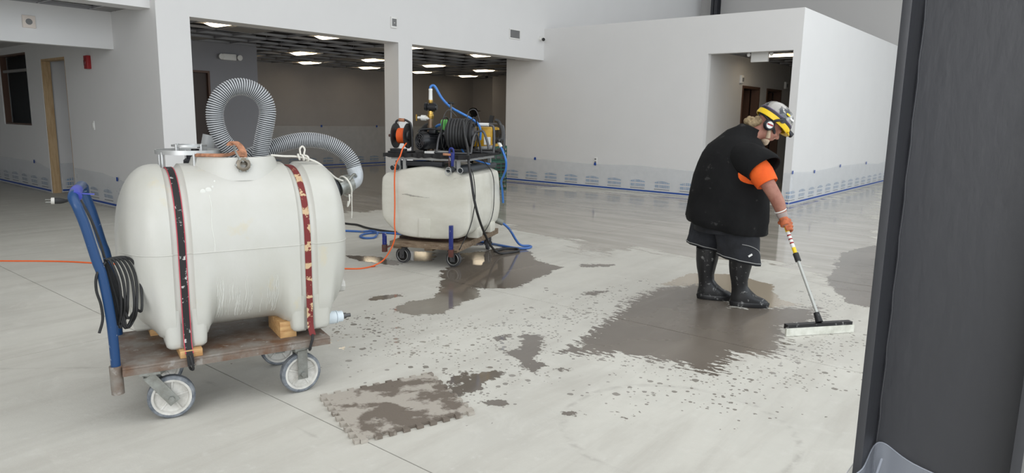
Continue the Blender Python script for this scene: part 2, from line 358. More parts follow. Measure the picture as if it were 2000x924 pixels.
# free standing block on the right
YB, XR, ZB = 12.75, -4.087, 3.435
wall('wall_block_front', [(-10.78, YB, 0, -5.8, YB + .14, ZB), (-5.8, YB, 2.73, -4.225, YB + .14, ZB), (-4.225, YB, 0, XR, YB + .14, ZB)])
wall('wall_block_right', [(-4.225, YB + .14, 0, XR, 20.6, ZB)])
wall('wall_block_left', [(-10.78, YB + .14, 0, -10.64, 20.6, ZB)], PAINT_D)
cd = [(14.52, 15.5), (15.93, 16.88)]
wall('wall_corridor', [(-5.94, YB + .14, 0, -5.8, cd[0][0], 2.9), (-5.94, cd[0][0], 2.23, -5.8, cd[0][1], 2.9), (-5.94, cd[0][1], 0, -5.8, cd[1][0], 2.9),
                       (-5.94, cd[1][0], 2.23, -5.8, cd[1][1], 2.9), (-5.94, cd[1][1], 0, -5.8, 19.0, 2.9)], PAINT_D)
wall('wall_corridor_end', [(-5.94, 19.0, 0, -4.225, 19.14, 2.9)], PAINT_D)
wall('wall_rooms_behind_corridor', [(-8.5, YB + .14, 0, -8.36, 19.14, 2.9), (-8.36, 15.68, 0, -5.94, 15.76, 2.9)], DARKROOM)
for k, (a, c) in enumerate(cd):
    d = MB().box((-5.96, a, 0), (-5.785, a + .05, 2.23)).box((-5.96, c - .05, 0), (-5.785, c, 2.23)).box((-5.96, a + .05, 2.18), (-5.785, c - .05, 2.23))
    d = struct(d.build('door_%d' % (k + 1), BROWN, smooth=None))
    MB().box((-6.82, c - .1, 0.01), (-5.98, c - .055, 2.17)).build('door_leaf', BROWN, d, smooth=None)
wall('ceiling_corridor', [(-8.5, YB + .14, 2.9, -4.225, 19.14, 3.0)], PLENUM)
wall('ceiling_block', [(-10.64, YB + .14, 3.2, -4.225, 20.6, 3.3)], PAINT_D)
wall('wall_back', [(-10.08, 20.6, 0, 9, 20.75, 8)], mat('far_wall_grey', lin(196, 194, 192), 0.8))
wall('ceiling_hall', [(-10.08, -9, 8, 9, 20.75, 8.2)], PAINT_D)
wall('wall_rear', [(-20, -9, 0, 9, -8.85, 8)])
# back room
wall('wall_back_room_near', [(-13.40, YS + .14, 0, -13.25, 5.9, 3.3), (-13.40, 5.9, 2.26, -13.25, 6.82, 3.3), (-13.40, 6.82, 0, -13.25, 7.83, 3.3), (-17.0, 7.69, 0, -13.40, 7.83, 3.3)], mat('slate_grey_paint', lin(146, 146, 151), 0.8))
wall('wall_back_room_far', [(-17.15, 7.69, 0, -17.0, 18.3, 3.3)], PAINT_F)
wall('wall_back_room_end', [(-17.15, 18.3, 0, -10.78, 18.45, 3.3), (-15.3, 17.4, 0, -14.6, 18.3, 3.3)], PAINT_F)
dn = struct(MB().box((-13.36, 5.9, 0), (-13.24, 5.94, 2.26)).box((-13.36, 6.78, 0), (-13.24, 6.82, 2.26)).box((-13.36, 5.94, 2.22), (-13.24, 6.78, 2.26)).build('door_3', BROWN, smooth=None))
MB().box((-13.34, 5.94, 0.01), (-13.30, 6.78, 2.215)).build('door_leaf', mat('dark_brown_door', lin(58, 44, 37), 0.5), dn, smooth=None)
wall('ceiling_back_room', [(-17.15, 4.44, 3.3, -10.08, 18.45, 3.4)], PLENUM)
wall('ceiling_alcove', [(-20, -8, 2.95, -10.2, 4.44, 3.05)], PLENUM)
wall('ceiling_alcove_rear', [(-20, -8, 2.62, -11.27, 4.3, 2.66)], PAINT_D)
wall('ceiling_alcove_infill', [(-20, 4.44, 2.95, -14.24, 6.75, 3.0)], PLENUM)

# suspended grid: runners and tees, a few tiles, hanger wires
GZ = 2.80
cg = struct(MB().box((-17.0, 4.44, GZ), (-16.97, 18.3, GZ + .04)).build('ceiling_grid', GRIDM, smooth=None))
PIT = 0.65
def tee(p, q, parent=cg):
    d = MB(); p, q = Vector(p), Vector(q)
    d.bar(p, q, 0.024, 0.003); d.bar(p + Vector((0, 0, .019)), q + Vector((0, 0, .019)), 0.005, 0.036)
    return d.build('grid_tee', GRIDM, parent, smooth=None)
gx = [-10.52 - PIT * k for k in range(10)]; gy = [5.245 + PIT * k for k in range(20)]
for x in gx: tee((x, 4.44 if x > -13.25 else 7.83, GZ), (x, 18.3, GZ))
for y in gy: tee((-10.08, y, GZ), (-13.25 if y < 7.8 else -17, y, GZ))
wires = [(gx[i], gy[j]) for i in range(0, 10, 2) for j in range(0, 20, 3) if not (gx[i] < -13.2 and gy[j] < 7.8)]
for x, y in wires: MB().cyl((x, y, GZ), (x, y, 3.3), 0.004, n=6).build('hanger_wire', GRIDM, cg)
for i, j in ((0, 1), (3, 1), (3, 9), (1, 6), (2, 13), (0, 10), (5, 8), (4, 12)):
    MB().box((gx[i] - PIT + .012, gy[j] + .012, GZ + .003), (gx[i] - .012, gy[j + 1] - .012, GZ + .018)).build('ceiling_tile', TILE, cg, smooth=None)
DUCT = mat('dark_duct', lin(52, 52, 55), 0.5, 0.4)
MB().cyl((-12.4, 4.6, 3.08), (-12.4, 18.2, 3.08), 0.15).build('air_duct', DUCT, cg)
MB().cyl((-15.4, 8, 3.1), (-15.4, 18.2, 3.1), 0.12).build('air_duct', DUCT, cg)
for k in range(5): MB().cyl((-10.2, 5.9 + 2.6 * k, 3.02), (-13.2 if k == 0 else -16.9, 5.9 + 2.6 * k, 3.02), 0.03, n=10).build('sprinkler_pipe', DUCT, cg)
# alcove grid
ag = struct(MB().box((-11.12, -8, 2.87), (-11.09, 4.3, 2.91)).build('ceiling_grid_alcove', GRIDM, smooth=None))
for x in (-10.95, -10.45): tee((x, -8, 2.87), (x, 4.3, 2.87), ag)
for k in range(8): tee((-11.1, 4.0 - .62 * k, 2.87), (-10.2, 4.0 - .62 * k, 2.87), ag)
MB().box((-11.1, 4.0, 2.873), (-10.2, 4.3, 2.89)).build('ceiling_tile', TILE, ag, smooth=None)
# corridor grid
kg = struct(MB().box((-5.8, YB + .14, 2.80), (-5.77, 19, 2.84)).build('ceiling_grid_corridor', GRIDM, smooth=None))
for x in (-5.45, -4.65): tee((x, YB + .14, 2.80), (x, 19, 2.80), kg)
for k in range(9): tee((-5.77, 13.3 + .65 * k, 2.80), (-4.225, 13.3 + .65 * k, 2.80), kg)

# hall steelwork seen over the block
sc = MB()
for a, c in (((-9.12, 20.2, 0), (-9.10, 20.5, 8)), ((-9.20, 20.2, 0), (-9.02, 20.22, 8)), ((-9.20, 20.48, 0), (-9.02, 20.5, 8))): sc.box(a, c)
tag(sc.build('steel_column', BLACKSTEEL, base=(-9.11, 20.35, 0), smooth=None), 'slim black steel column far off against the grey back wall above the white block', 'column')

# near steel column: web and two flanges, one thing
x0, x1, yf, fw, ft = -0.387, -0.037, 1.90, 0.305, 0.021
col = thing('steel_column', 'large black steel column standing close on the right edge', 'column', ((x0 + x1) / 2, yf + fw / 2, 0))
MB().box((x0, yf, 0.02), (x0 + ft, yf + fw, 8), 0.002).build('flange', BLACKSTEEL, col)
MB().box((x1 - ft, yf, 0.02), (x1, yf + fw, 8), 0.002).build('flange', BLACKSTEEL, col)
MB().box((x0 + ft, yf + fw / 2 - .007, 0.02), (x1 - ft, yf + fw / 2 + .007, 8)).build('web', BLACKSTEEL, col, smooth=None)
wl = MB()
wl.tube([(x0 + ft + .003 + .0015 * math.sin(k * 2.1), yf + fw / 2 - .009, 0.02 + k * .05) for k in range(160)], 0.0035, 6)
wl.build('weld_bead', BLACKSTEEL, col, label='weld bead along the web')
MB().box((x0 - .06, yf - .06, 0), (x1 + .06, yf + fw + .06, 0.02)).build('base_plate', BLACKSTEEL, col, smooth=None)

# ================================================================== near cart with the big tank
K1 = Frame((-3.305, 1.211), 72.3)
RUST = mat('rusty_steel_deck', lin(132, 127, 120), 0.55, 0.1, var=(lin(104, 78, 60), 7), var2=(lin(150, 146, 140), 16, 0.8, 0.60), bump=(40, 0.2))
BLUEP = mat('blue_painted_tube', lin(20, 62, 108), 0.35, 0.0, var2=(lin(190, 195, 200), 26, 0.8, 0.66))
GALV = mat('galvanised_steel', lin(160, 162, 158), 0.4, 0.7, var=(lin(132, 132, 126), 18))
TYRE = mat('grey_rubber_tyre', lin(84, 90, 98), 0.7, var=(lin(150, 154, 158), 22, 0.7))
HUB = mat('dusty_white_wheel', lin(214, 212, 206), 0.55, var=(lin(176, 173, 166), 14))
BLACKR = mat('black_rubber', lin(30, 30, 31), 0.55, var2=(lin(96, 95, 92), 40, 0.5, 0.66))
POLY = mat('white_polyethylene', lin(196, 195, 189), 0.38, var=(lin(187, 186, 177), 2.2), var2=(lin(196, 186, 158), 5, 0.45, 0.63), bump=(60, 0.05), scale=(1, 1, 0.7))
POLYL = POLY
NB = mat('new_pine_block', lin(206, 168, 116), 0.6, var=(lin(168, 122, 74), 9, 0.9), scale=(1, 6, 6))

cart = thing('platform_truck', 'rusty steel platform truck with blue push handle carrying the large near tank', 'cart', (0.48, 0.3, 0), K1)
DL, DW, DZ0, DZ1 = 0.972, 0.61, 0.255, 0.297
MB().box((0, 0, DZ1 - .012), (DL, DW, DZ1), 0.003).box((0, 0, DZ0), (DL, .012, DZ1 - .012)).box((0, DW - .012, DZ0), (DL, DW, DZ1 - .012)).box((DL - .012, .012, DZ0), (DL, DW - .012, DZ1 - .012)).box((0, .012, DZ0), (.012, DW - .012, DZ1 - .012)).build('deck', RUST, cart)
for u in (.1, .8): MB().box((u, .05, DZ0 + .005), (u + .06, DW - .05, DZ1 - .012)).build('cross_brace', RUST, cart, smooth=None)
# push handle: two legs bent outwards, joined at the top; sockets at the deck end
def hpath(v):
    du = 0.045 * v / .55
    return [(-.026 + du, v, .19), (-.030 + du, v, .50), (-.050 + du, v, .72), (-.068 + du, v, .80), (-.100 + du, v, .96), (-.124 + du, v, 1.05)]
near, far = hpath(0.045), hpath(0.565)
P = crom(near, 5) + crom([near[-1], (-.132, .07, 1.083), (-.125, .12, 1.10), (-.105, .30, 1.105), (-.09, .50, 1.10), (-.079, .545, 1.083), far[-1]], 5)[1:] + list(reversed(crom(far, 5)))[1:]
MB().tube(P, 0.021, 14).build('handle', BLUEP, cart)
gr = MB().tube(crom([(-.120, .075, 1.088), (-.122, .13, 1.101), (-.113, .22, 1.104)], 6), 0.0235, 14); gr.build('hand_grip', mat('violet_blue_tape', lin(64, 74, 168), 0.5), cart, label='violet-blue tape wrap')
tl = MB().bar((-.105, .09, 1.10), (-.05, .085, 1.095), .016, .004); tl.build('tape_tail', MATS['violet_blue_tape'], cart)
for v in (.045, .565):
    du = 0.045 * v / .55
    MB().cyl((-.026 + du, v, .165), (-.028 + du, v, .30), .028, n=14).build('socket', RUST, cart)
    MB().bar((-.02 + du, v, .25), (.03, v, .27), .03, .012).build('socket_bracket', RUST, cart, smooth=None)
def caster(parent, piv, yaw, r=0.106, tilt=0.0, wt=.045, hubm=HUB, tyrem=TYRE, forkm=GALV, lead=.0, z1=.255, white=True, spokes=5):
    """plate, fork and wheel; wheel axis horizontal at angle yaw; lead = axle offset along rolling direction"""
    ax = Vector((math.cos(yaw), math.sin(yaw), 0)); ro = Vector((-math.sin(yaw), math.cos(yaw), 0))
    c = Vector((piv[0], piv[1], r)) + ro * lead; t = Vector((piv[0], piv[1], z1))
    c0 = MB().obox(t - Vector((0, 0, .006)), ax, ro, (0, 0, 1), .055, .045, .006).cyl(t - Vector((0, 0, .03)), t - Vector((0, 0, .01)), .035)
    cs = c0.build('caster', forkm, parent)
    fk = MB()
    for s in (-1, 1):
        a = t + ax * (s * (wt / 2 + .013)) - Vector((0, 0, .03)); b = c + ax * (s * (wt / 2 + .013)); dd = unit(b - a)
        fk.obox((a + b) / 2 + dd * .008, dd, ro - dd * ro.dot(dd), dd.cross(ro), (b - a).length / 2 + .018, .026, .0035)
    fk.obox(t - Vector((0, 0, .033)), ax, ro, (0, 0, 1), wt / 2 + .016, .028, .004)
    fk.build('fork', forkm, cs, smooth=None)
    h = wt / 2
    w = MB().lathe(c, ax, [(-h * .9, r * .80), (-h, r * .86), (-h, r * .94), (-h * .7, r), (h * .7, r), (h, r * .94), (h, r * .86), (h * .9, r * .80)], 36, cap=False)
    w.build('tyre', tyrem, cs)
    hb = MB().lathe(c, ax, [(-h * .35, .02), (-h * .35, r * .70), (-h * .95, r * .74), (-h * .98, r * .84), (h * .98, r * .84), (h * .95, r * .74), (h * .35, r * .70), (h * .35, .02)], 36)
    for k in range(spokes):
        a = 2 * PI * k / spokes + .4; d = ro * math.cos(a) + Vector((0, 0, 1)) * math.sin(a)
        hb.obox(c + d * (r * .42), d, ax, d.cross(ax), r * .32, h * .6, .004)
    hb.build('wheel_hub', hubm, cs)
    MB().cyl(c - ax * (h + .021), c + ax * (h + .021), .010, n=12).cyl(c - ax * (h + .028), c - ax * (h + .019), .014, n=6).cyl(c + ax * (h + .019), c + ax * (h + .028), .014, n=6).build('axle_bolt', forkm, cs)
    return cs
HPI = PI / 2
caster(cart, (.115, .055), HPI - .10, lead=-.085)
caster(cart, (.115, .545), HPI - .25, lead=-.10)
caster(cart, (.825, .060), HPI + .10, lead=.0)
caster(cart, (.83, .53), HPI + .0, lead=.0)

# ------------------------------------------------------------------ large tank
tank = thing('water_tank', 'large white plastic tank lying on the rusty platform truck', 'tank', (0.6, 0.3, .33), K1)
TC, ZC, RV, RZT, RZB = 0.37, 0.80, 0.345, 0.405, 0.435
U0, U1 = 0.028, 1.140
GRV = (0.285, 0.880)
def prof(u, groove=True):
    eL, kL, eR, kR = .19, 2.2, .14, 2.5
    if u < U0 + eL: r = max(0.0, 1 - ((U0 + eL - u) / eL) ** kL) ** (1 / kL)
    elif u > U1 - eR: r = max(0.0, 1 - ((u - U1 + eR) / eR) ** kR) ** (1 / kR)
    else: r = 1.0
    if groove:
        for g in GRV:
            d = abs(u - g)
            if d < .05: r -= 0.052 * (1 - min(1, max(0, (d - .022) / .024)) ** 2) * (1 if d < .046 else 0)
    return r
def legw(u):
    w = 0
    for a, b in ((.195, .372), (.792, .985)):
        t = min(1, max(0, min((u - a + .05) / .06, (b + .05 - u) / .06))); w = max(w, t * t * (3 - 2 * t))
    return w
def tank_pt(u, a, r=None):
    r = prof(u) if r is None else r
    c, s = math.cos(a), math.sin(a); n = 2.35 + (legw(u) * 6.0 if s < 0 else 0)
    q = (abs(c) ** n + abs(s) ** n) ** (-1 / n)
    return Vector((u, TC + RV * r * q * c, ZC + (RZT if s > 0 else RZB) * r * q * s))
us = [U0 + .19 * (1 - math.cos(t * PI / 2 / 14)) for t in range(15)]
mid = list(np.arange(U0 + .20, U1 - .15, .02))
for g in GRV: mid += [g - .05, g - .046, g - .04, g - .034, g - .028, g - .022, g, g + .022, g + .028, g + .034, g + .04, g + .046, g + .05]
us = sorted(set([round(x, 4) for x in us + mid + [U1 - .14 * (1 - math.cos(t * PI / 2 / 12)) for t in range(13)]]))
us[0] += .0005; us[-1] -= .0005
MB().rings([[tank_pt(u, 2 * PI * j / 64) for j in range(64)] for u in us], flip=True).build('body', POLY, tank, smooth=50)
# mould seam around the middle
sm = MB()
for sg in (0, PI):
    sm.tube([tank_pt(u, sg, prof(u) + .0005) for u in us[2:-2]], 0.0028, 6)
sm.build('mould_seam', POLY, tank)
# four moulded legs with a strap channel
def tleg(u0, u1, ug, vs, z0=.333, inset=.19):
    so = vs; out = TC + so * (RV + .005); inn = TC + so * inset
    R = []
    for k in range(7):
        t = k / 6; z = z0 + (.53 - z0) * t
        a, b = u0 - .012 * t, u1 + .012 * t
        o = out - so * (.009 + .010 * (1 - t)); i = inn; rb = .022
        pts = [(a, i), (a, o - so * rb), (a + rb * .3, o - so * rb * .3), (a + rb, o), (ug - .035, o), (ug - .024, o - so * .022), (ug + .024, o - so * .022), (ug + .035, o), (b - rb, o), (b - rb * .3, o - so * rb * .3), (b, o - so * rb), (b, i)]
        
        if k == 0: R.append([(x + (.012 if x < ug else -.012), y - so * .012 * (1 if abs(y - i) > .05 else -1), z) for x, y in pts])
        R.append([(x, y, z + (.014 if k == 0 else 0)) for x, y in pts])
    return MB().rings(R, flip=(so > 0))
for a in ((.195, .374, GRV[0], -1), (.790, .988, GRV[1], -1), (.088, .374, GRV[0], 1, .333, .075), (.790, 1.13, GRV[1], 1, .333, .085)):
    tleg(*a).build('leg', POLYL, tank, smooth=75)
# manway collar
MB().lathe((.60, TC, 1.13), (0, 0, 1), [(0, .235), (.055, .225), (.085, .212), (.105, .205), (.113, .198), (.113, .17), (.09, .165)], 48).build('manway_collar', POLY, tank)
# bulkhead fittings on the right end
FIT = mat('pale_blue_white_pvc', lin(214, 224, 230), 0.35); DARKPL = mat('dark_plastic', lin(34, 36, 42), 0.4)
f1 = MB().lathe((1.0, .16, .352), (1, 0, 0), [(-.06, .036), (.055, .036), (.058, .030), (.058, .026)], 20).build('drain_fitting', FIT, tank)
MB().lathe((1.058, .16, .352), (1, 0, 0), [(0, .036), (.006, .036), (.008, .031), (.035, .031), (.038, .026)], 20).build('collar_ring', FIT, f1)
MB().lathe((1.096, .16, .352), (1, 0, 0), [(0, .016), (.02, .016), (.022, .011), (.045, .011)], 10).build('threaded_plug', mat('dull_steel', lin(96, 96, 96), .4, .6), f1)
f2 = MB().lathe((1.10, .33, .49), (1, 0, 0), [(0, .045), (.03, .045), (.032, .038)], 18).build('side_fitting', DARKPL, tank)
MB().lathe((1.132, .33, .49), (1, 0, 0), [(0, .040), (.030, .040), (.034, .03)], 8).build('cap', HUB, f2)
# coupling for the suction hose, top of the right end
MB().lathe((1.03, .35, 1.03), (1, 0, .25), [(0, .075), (.085, .072), (.09, .064), (.115, .064)], 24).build('hose_coupling', DARKPL, tank, label='black hose coupling')
lg = MB().lathe((.60, .175, 1.205), (0, -1, .15), [(0, .030), (.02, .034), (.045, .034), (.05, .026), (.05, .018), (.02, .016)], 12)
lug = lg.build('pipe_lug', mat('dull_brass_steel', lin(124, 116, 104), .4, .7), tank, label='threaded metal lug under the hose loop')
for k in range(6):
    a = k * PI / 3; MB().cyl((.60 + .034 * math.cos(a), .13, 1.209 + .034 * math.sin(a)), (.60 + .034 * math.cos(a), .145, 1.208 + .034 * math.sin(a)), .006, n=8).build('bolt', GALV, lug)
# milky runs dried on the shell
DRIP = mat('dried_slurry_runs', lin(216, 216, 210), 0.6)
def on_shell(u, z, lift=.0025):
    s = (z - ZC) / ((RZT if z > ZC else RZB) * prof(u)); n = 2.35
    c = -(max(1e-4, 1 - abs(s) ** n)) ** (1 / n)
    return Vector((u, TC + RV * prof(u) * c - lift * .6, z))
dr = MB(); rd = random.Random(4)
for k in range(56):
    u = .43 + .31 * rd.random(); z1 = .68 - .12 * rd.random(); z0 = max(.44, z1 - .08 - .14 * rd.random()); w0 = rd.uniform(.0005, .0016); ph = rd.random() * 6
    pts = [on_shell(u + .0025 * math.sin(ph + i * 0.9), z1 + (z0 - z1) * i / 9, .0005) for i in range(10)]
    dr.tube(pts, [w0 * (.5 + .9 * i / 9) for i in range(10)], 6)
dr.tube([on_shell(.425 + .004 * math.sin(i), 1.07 - .03 * i, .0005) for i in range(10)], .002, 6)
for u, z, r in ((.40, 1.085, .014), (.425, 1.09, .016), (.447, 1.105, .007), (.462, 1.13, .006)):
    p = on_shell(u, z, 0); dr.ell(p, r, .002, r)
dr.build('dried_runs', DRIP, tank, kind='stuff')

# blocks under the legs
tag(MB().box((.245, .010, DZ1), (.345, .24, .333), .002).build('wood_block', NB, fr=K1, base=(.3, .08, DZ1)), 'short pine block under the near left leg of the large tank', 'wood block', 'pine packing blocks')
tag(MB().box((.735, .09, DZ1), (.82, .34, .333 + .05), .002).build('wood_block', NB, fr=K1, base=(.78, .17, DZ1)), 'pine block with end grain showing beside the near right tank leg', 'wood block', 'pine packing blocks')
tag(MB().box((.16, .46, DZ1), (.34, .60, .333), .002).build('wood_block', NB, fr=K1, base=(.25, .53, DZ1)), 'flat wooden block under the rear left leg of the large tank', 'wood block', 'pine packing blocks')

# ------------------------------------------------------------------ straps round tank and deck
def strap_path(ug):
    pts = []
    pts.append((ug + .002, -.018, .262)); pts.append((ug, -.016, .302)); pts.append((ug, .002, .318)); pts.append((ug, .028, .343))
    for z in np.arange(.37, .80, .04): pts.append((ug, TC - RV * (prof(ug) + .008), z))
    for k in range(1, 28):
        a = PI - PI * k / 28 if k < 28 else 0
        p = tank_pt(ug, a, prof(ug) + .008); pts.append((ug, p.y, p.z))
    for z in np.arange(.80, .36, -.06): pts.append((ug, TC + RV * (prof(ug) + .008), z))
    pts.append((ug, DW + .03, .30)); pts.append((ug, DW + .018, .262))
    return pts
def ribbon(path, w, th, twist=0):
    b = MB(); R = []
    for i, p in enumerate(path):
        p = Vector(p); d = unit(Vector(path[min(i + 1, len(path) - 1)]) - Vector(path[max(i - 1, 0)])); x = Vector((1, 0, 0)); nrm = x.cross(d)
        R.append([p - x * w / 2 - nrm * th / 2, p + x * w / 2 - nrm * th / 2, p + x * w / 2 + nrm * th / 2, p - x * w / 2 + nrm * th / 2])
    return b.rings(R)
STB = mat('black_strap_worn', lin(28, 27, 28), 0.7, var2=(lin(205, 203, 200), 30, 0.9, 0.60))
STR = mat('pink_red_strap_edge', lin(176, 62, 76), 0.7)
STP = mat('red_cream_patterned_strap', lin(112, 34, 34), 0.7, var=(lin(196, 168, 132), 22), thr=(0.54, 0.56))
sp = strap_path(GRV[0]); s1 = thing('tie_down_strap', 'worn black strap with pink edges round the left of the large tank', 'strap', (GRV[0], 0, .26), K1, 'tie-down straps')
ribbon(sp, .031, .003).build('webbing', STB, s1, smooth=30)
for sg in (-1, 1): ribbon([(p[0] + sg * .0165, p[1], p[2]) for p in sp[2:]], .004, .004).build('edge_stripe', STR, s1, smooth=30)
MB().tube(crom([(GRV[0], -.012, .315), (GRV[0] + .006, -.020, .28), (GRV[0] + .010, -.016, .245), (GRV[0] + .002, .004, .240), (GRV[0] - .002, .016, .25)], 5), .006, 8).build('hook', BLACKR, s1)
sp = strap_path(GRV[1]); s2 = thing('tie_down_strap', 'dark red and cream patterned strap round the right of the large tank', 'strap', (GRV[1], 0, .26), K1, 'tie-down straps')
ribbon(sp[2:], .032, .003).build('webbing', STP, s2, smooth=30)
MB().tube(crom([(GRV[1], .004, .320), (GRV[1] - .008, -.014, .300), (GRV[1] - .02, -.016, .262), (GRV[1] - .022, -.010, .245), (GRV[1] - .012, .01, .246)], 5), .007, 8).build('hook', BLACKR, s2)

# ------------------------------------------------------------------ corrugated suction hoses
def hose_mat(name, c1, c2):
    m = bpy.data.materials.new(name); m.use_nodes = True; N = m.node_tree.nodes; L = m.node_tree.links; b = N['Principled BSDF']
    a = N.new('ShaderNodeAttribute'); a.attribute_name = 'rib'; mx = N.new('ShaderNodeMix'); mx.data_type = 'RGBA'
    mx.inputs[6].default_value = c1; mx.inputs[7].default_value = c2; L.new(a.outputs['Fac'], mx.inputs[0]); L.new(mx.outputs[2], b.inputs['Base Color'])
    b.inputs['Roughness'].default_value = 0.35; return m
HOSEM = hose_mat('grey_corrugated_pvc', lin(52, 54, 58), lin(216, 219, 222))
def corrugated(name, path, r, pitch, parent=None, fr=WORLD, base=None, amp=.0040, smoothness=10):
    C = crom(path, smoothness); L = [0]
    for a, b in zip(C, C[1:]): L.append(L[-1] + (b - a).length)
    n = int(L[-1] / pitch * 4); S = np.linspace(0, L[-1], n + 1); P = [Vector([np.interp(s, L, [c[k] for c in C]) for k in range(3)]) for s in S]
    ph = [(i % 4) for i in range(n + 1)]; rr = [r + amp * (1, .3, -1, .3)[p] for p in ph]
    b = MB().tube(P, rr, 22); me = b
    o = b.build(name, HOSEM, parent, smooth=180, fr=fr, base=base)
    at = o.data.attributes.new('rib', 'FLOAT', 'POINT'); at.data.foreach_set('value', np.repeat([(1, .12, 0, .12)[p] for p in ph], 22).astype(np.float32))
    return o
hA = corrugated('suction_hose', [(.655, .34, 1.13), (.625, .345, 1.20), (.588, .35, 1.268), (.545, .35, 1.325), (.519, .35, 1.40), (.517, .35, 1.478), (.545, .35, 1.543), (.597, .35, 1.587), (.657, .35, 1.599), (.718, .35, 1.580), (.762, .35, 1.537), (.778, .35, 1.482), (.772, .35, 1.425), (.755, .36, 1.345), (.738, .37, 1.255), (.73, .37, 1.13)], .0405, .0105, fr=K1, base=(.65, .35, 1.2))
tag(hA, 'ribbed grey suction hose standing up in a tall loop over the large tank', 'hose', 'grey suction hoses')
hB = thing('suction_hose', 'ribbed grey suction hose arching to the right end of the large tank', 'hose', (.7, .45, 1.2), K1, 'grey suction hoses')
corrugated('hose_body', [(.63, .43, 1.17), (.69, .45, 1.228), (.745, .46, 1.248), (.827, .46, 1.280), (.912, .46, 1.306), (1.0, .46, 1.320), (1.088, .455, 1.314), (1.161, .44, 1.290), (1.222, .425, 1.248), (1.262, .41, 1.190), (1.276, .40, 1.128)], .040, .0105, hB)
TAPE = mat('silver_grey_tape', lin(176, 180, 184), .4, .2)
MB().tube(crom([(1.268, .407, 1.165), (1.277, .40, 1.125), (1.268, .39, 1.090), (1.240, .37, 1.078), (1.215, .36, 1.068)], 6), [.043] * 20 + [.042] * 5, 20).build('elbow', TAPE, hB, label='tape-wrapped elbow')
MB().lathe((1.232, .365, 1.078), (-1, -.25, -.28), [(0, .050), (.02, .054), (.04, .054), (.05, .048), (.09, .050)], 20).build('metal_coupler', GALV, hB)
MB().tube(crom([(1.20, .30, 1.10), (1.235, .315, 1.13), (1.26, .35, 1.115)], 5), .008, 8).build('cam_lever', GALV, hB)

# short pipe and ring guard behind
tag(MB().lathe((.497, .60, 1.215), (.22, 0, 1), [(0, .034), (.13, .034), (.13, .028), (.02, .028)], 20).build('pipe_stub', mat('grey_pvc_pipe', lin(150, 152, 152), .5), fr=K1, base=(.5, .6, 1.2)), 'short grey pipe stub leaning behind the hose loop', 'pipe')
ALU = mat('aluminium_bar', lin(196, 197, 196), .35, .6)
rg = thing('ring_guard', 'round aluminium guard rail on top of the large tank at the left', 'guard rail', (.40, .45, 1.2), K1)
def ringbar(c, R, w, h):
    n = 48; rs = []
    for i in range(n):
        a = 2 * PI * i / n; d = Vector((math.cos(a), math.sin(a), 0)); c_ = Vector(c)
        rs.append([c_ + d * (R - w / 2) + Vector((0, 0, -h / 2)), c_ + d * (R + w / 2) + Vector((0, 0, -h / 2)), c_ + d * (R + w / 2) + Vector((0, 0, h / 2)), c_ + d * (R - w / 2) + Vector((0, 0, h / 2))])
    return MB().rings(rs, closed=True)
ringbar((.40, .45, 1.262), .160, .006, .022).build('lower_ring', ALU, rg)
ringbar((.40, .45, 1.293), .082, .006, .010).build('upper_ring', ALU, rg)
for k in range(6):
    a = .5 + k * PI / 3; x, y = .40 + .158 * math.cos(a), .45 + .158 * math.sin(a)
    MB().cyl((x, y, 1.13), (x, y, 1.262), .007, n=10).build('post', ALU, rg)
for k in range(4):
    a = .6 + k * PI / 2; x, y = .40 + .082 * math.cos(a), .45 + .082 * math.sin(a)
    MB().cyl((x, y, 1.25), (x, y, 1.30), .007, n=10).build('post', ALU, rg)
for k in range(2):
    a = .6 + k * PI / 2; MB().bar((.40 + .158 * math.cos(a), .45 + .158 * math.sin(a), 1.255), (.40 - .158 * math.cos(a), .45 - .158 * math.sin(a), 1.255), .012, .006).build('cross_bar', ALU, rg, smooth=None)
bf = thing('float_valve', 'black float valve housing inside the round guard rail', 'valve', (.43, .47, 1.18), K1)
MB().lathe((.43, .47, 1.14), (0, 0, 1), [(0, .06), (.075, .06), (.085, .05), (.085, .045), (.12, .045), (.125, .03)], 24).build('housing', DARKPL, bf)
MB().lathe((.43, .47, 1.265), (0, 0, 1), [(0, .02), (.01, .02)], 12).build('cap', BLACKR, bf)
# leather-like strap tie on the hose, rope on top right
LEA = mat('faded_orange_webbing', lin(196, 138, 106), .8, var=(lin(122, 84, 62), 24))
ob = thing('hose_tie', 'faded orange webbing tied round the foot of the hose loop', 'strap', (.59, .25, 1.22), K1)
ri = []
bnd = crom([(.40, .30, 1.250), (.45, .235, 1.252), (.53, .19, 1.254), (.575, .21, 1.264)], 6)
b = MB(); b.rings([[p + Vector((0, 0, -.008)), p + Vector((0, -.012, -.004)), p + Vector((0, -.012, .006)), p + Vector((0, 0, .010))] for p in bnd]); b.build('band', LEA, ob)
lp = crom([(.565, .27, 1.30), (.585, .27, 1.315), (.605, .25, 1.300), (.617, .22, 1.27), (.615, .19, 1.245), (.600, .18, 1.245), (.588, .21, 1.27)], 6)
b = MB(); b.rings([[p + Vector((-.016, 0, .006)), p + Vector((.016, 0, .006)), p + Vector((.016, 0, -.002)), p + Vector((-.016, 0, -.002))] for p in lp]); b.build('loop', LEA, ob)
MB().tube(crom([(.575, .22, 1.30), (.573, .18, 1.275), (.582, .15, 1.245), (.60, .125, 1.222)], 5), .0055, 8).build('wire', GALV, ob)
ROPE = mat('white_rope', lin(216, 213, 204), .85, bump=(180, .5))
rp = thing('rope', 'white rope knotted across the top right of the large tank', 'rope', (.95, .3, 1.22), K1)
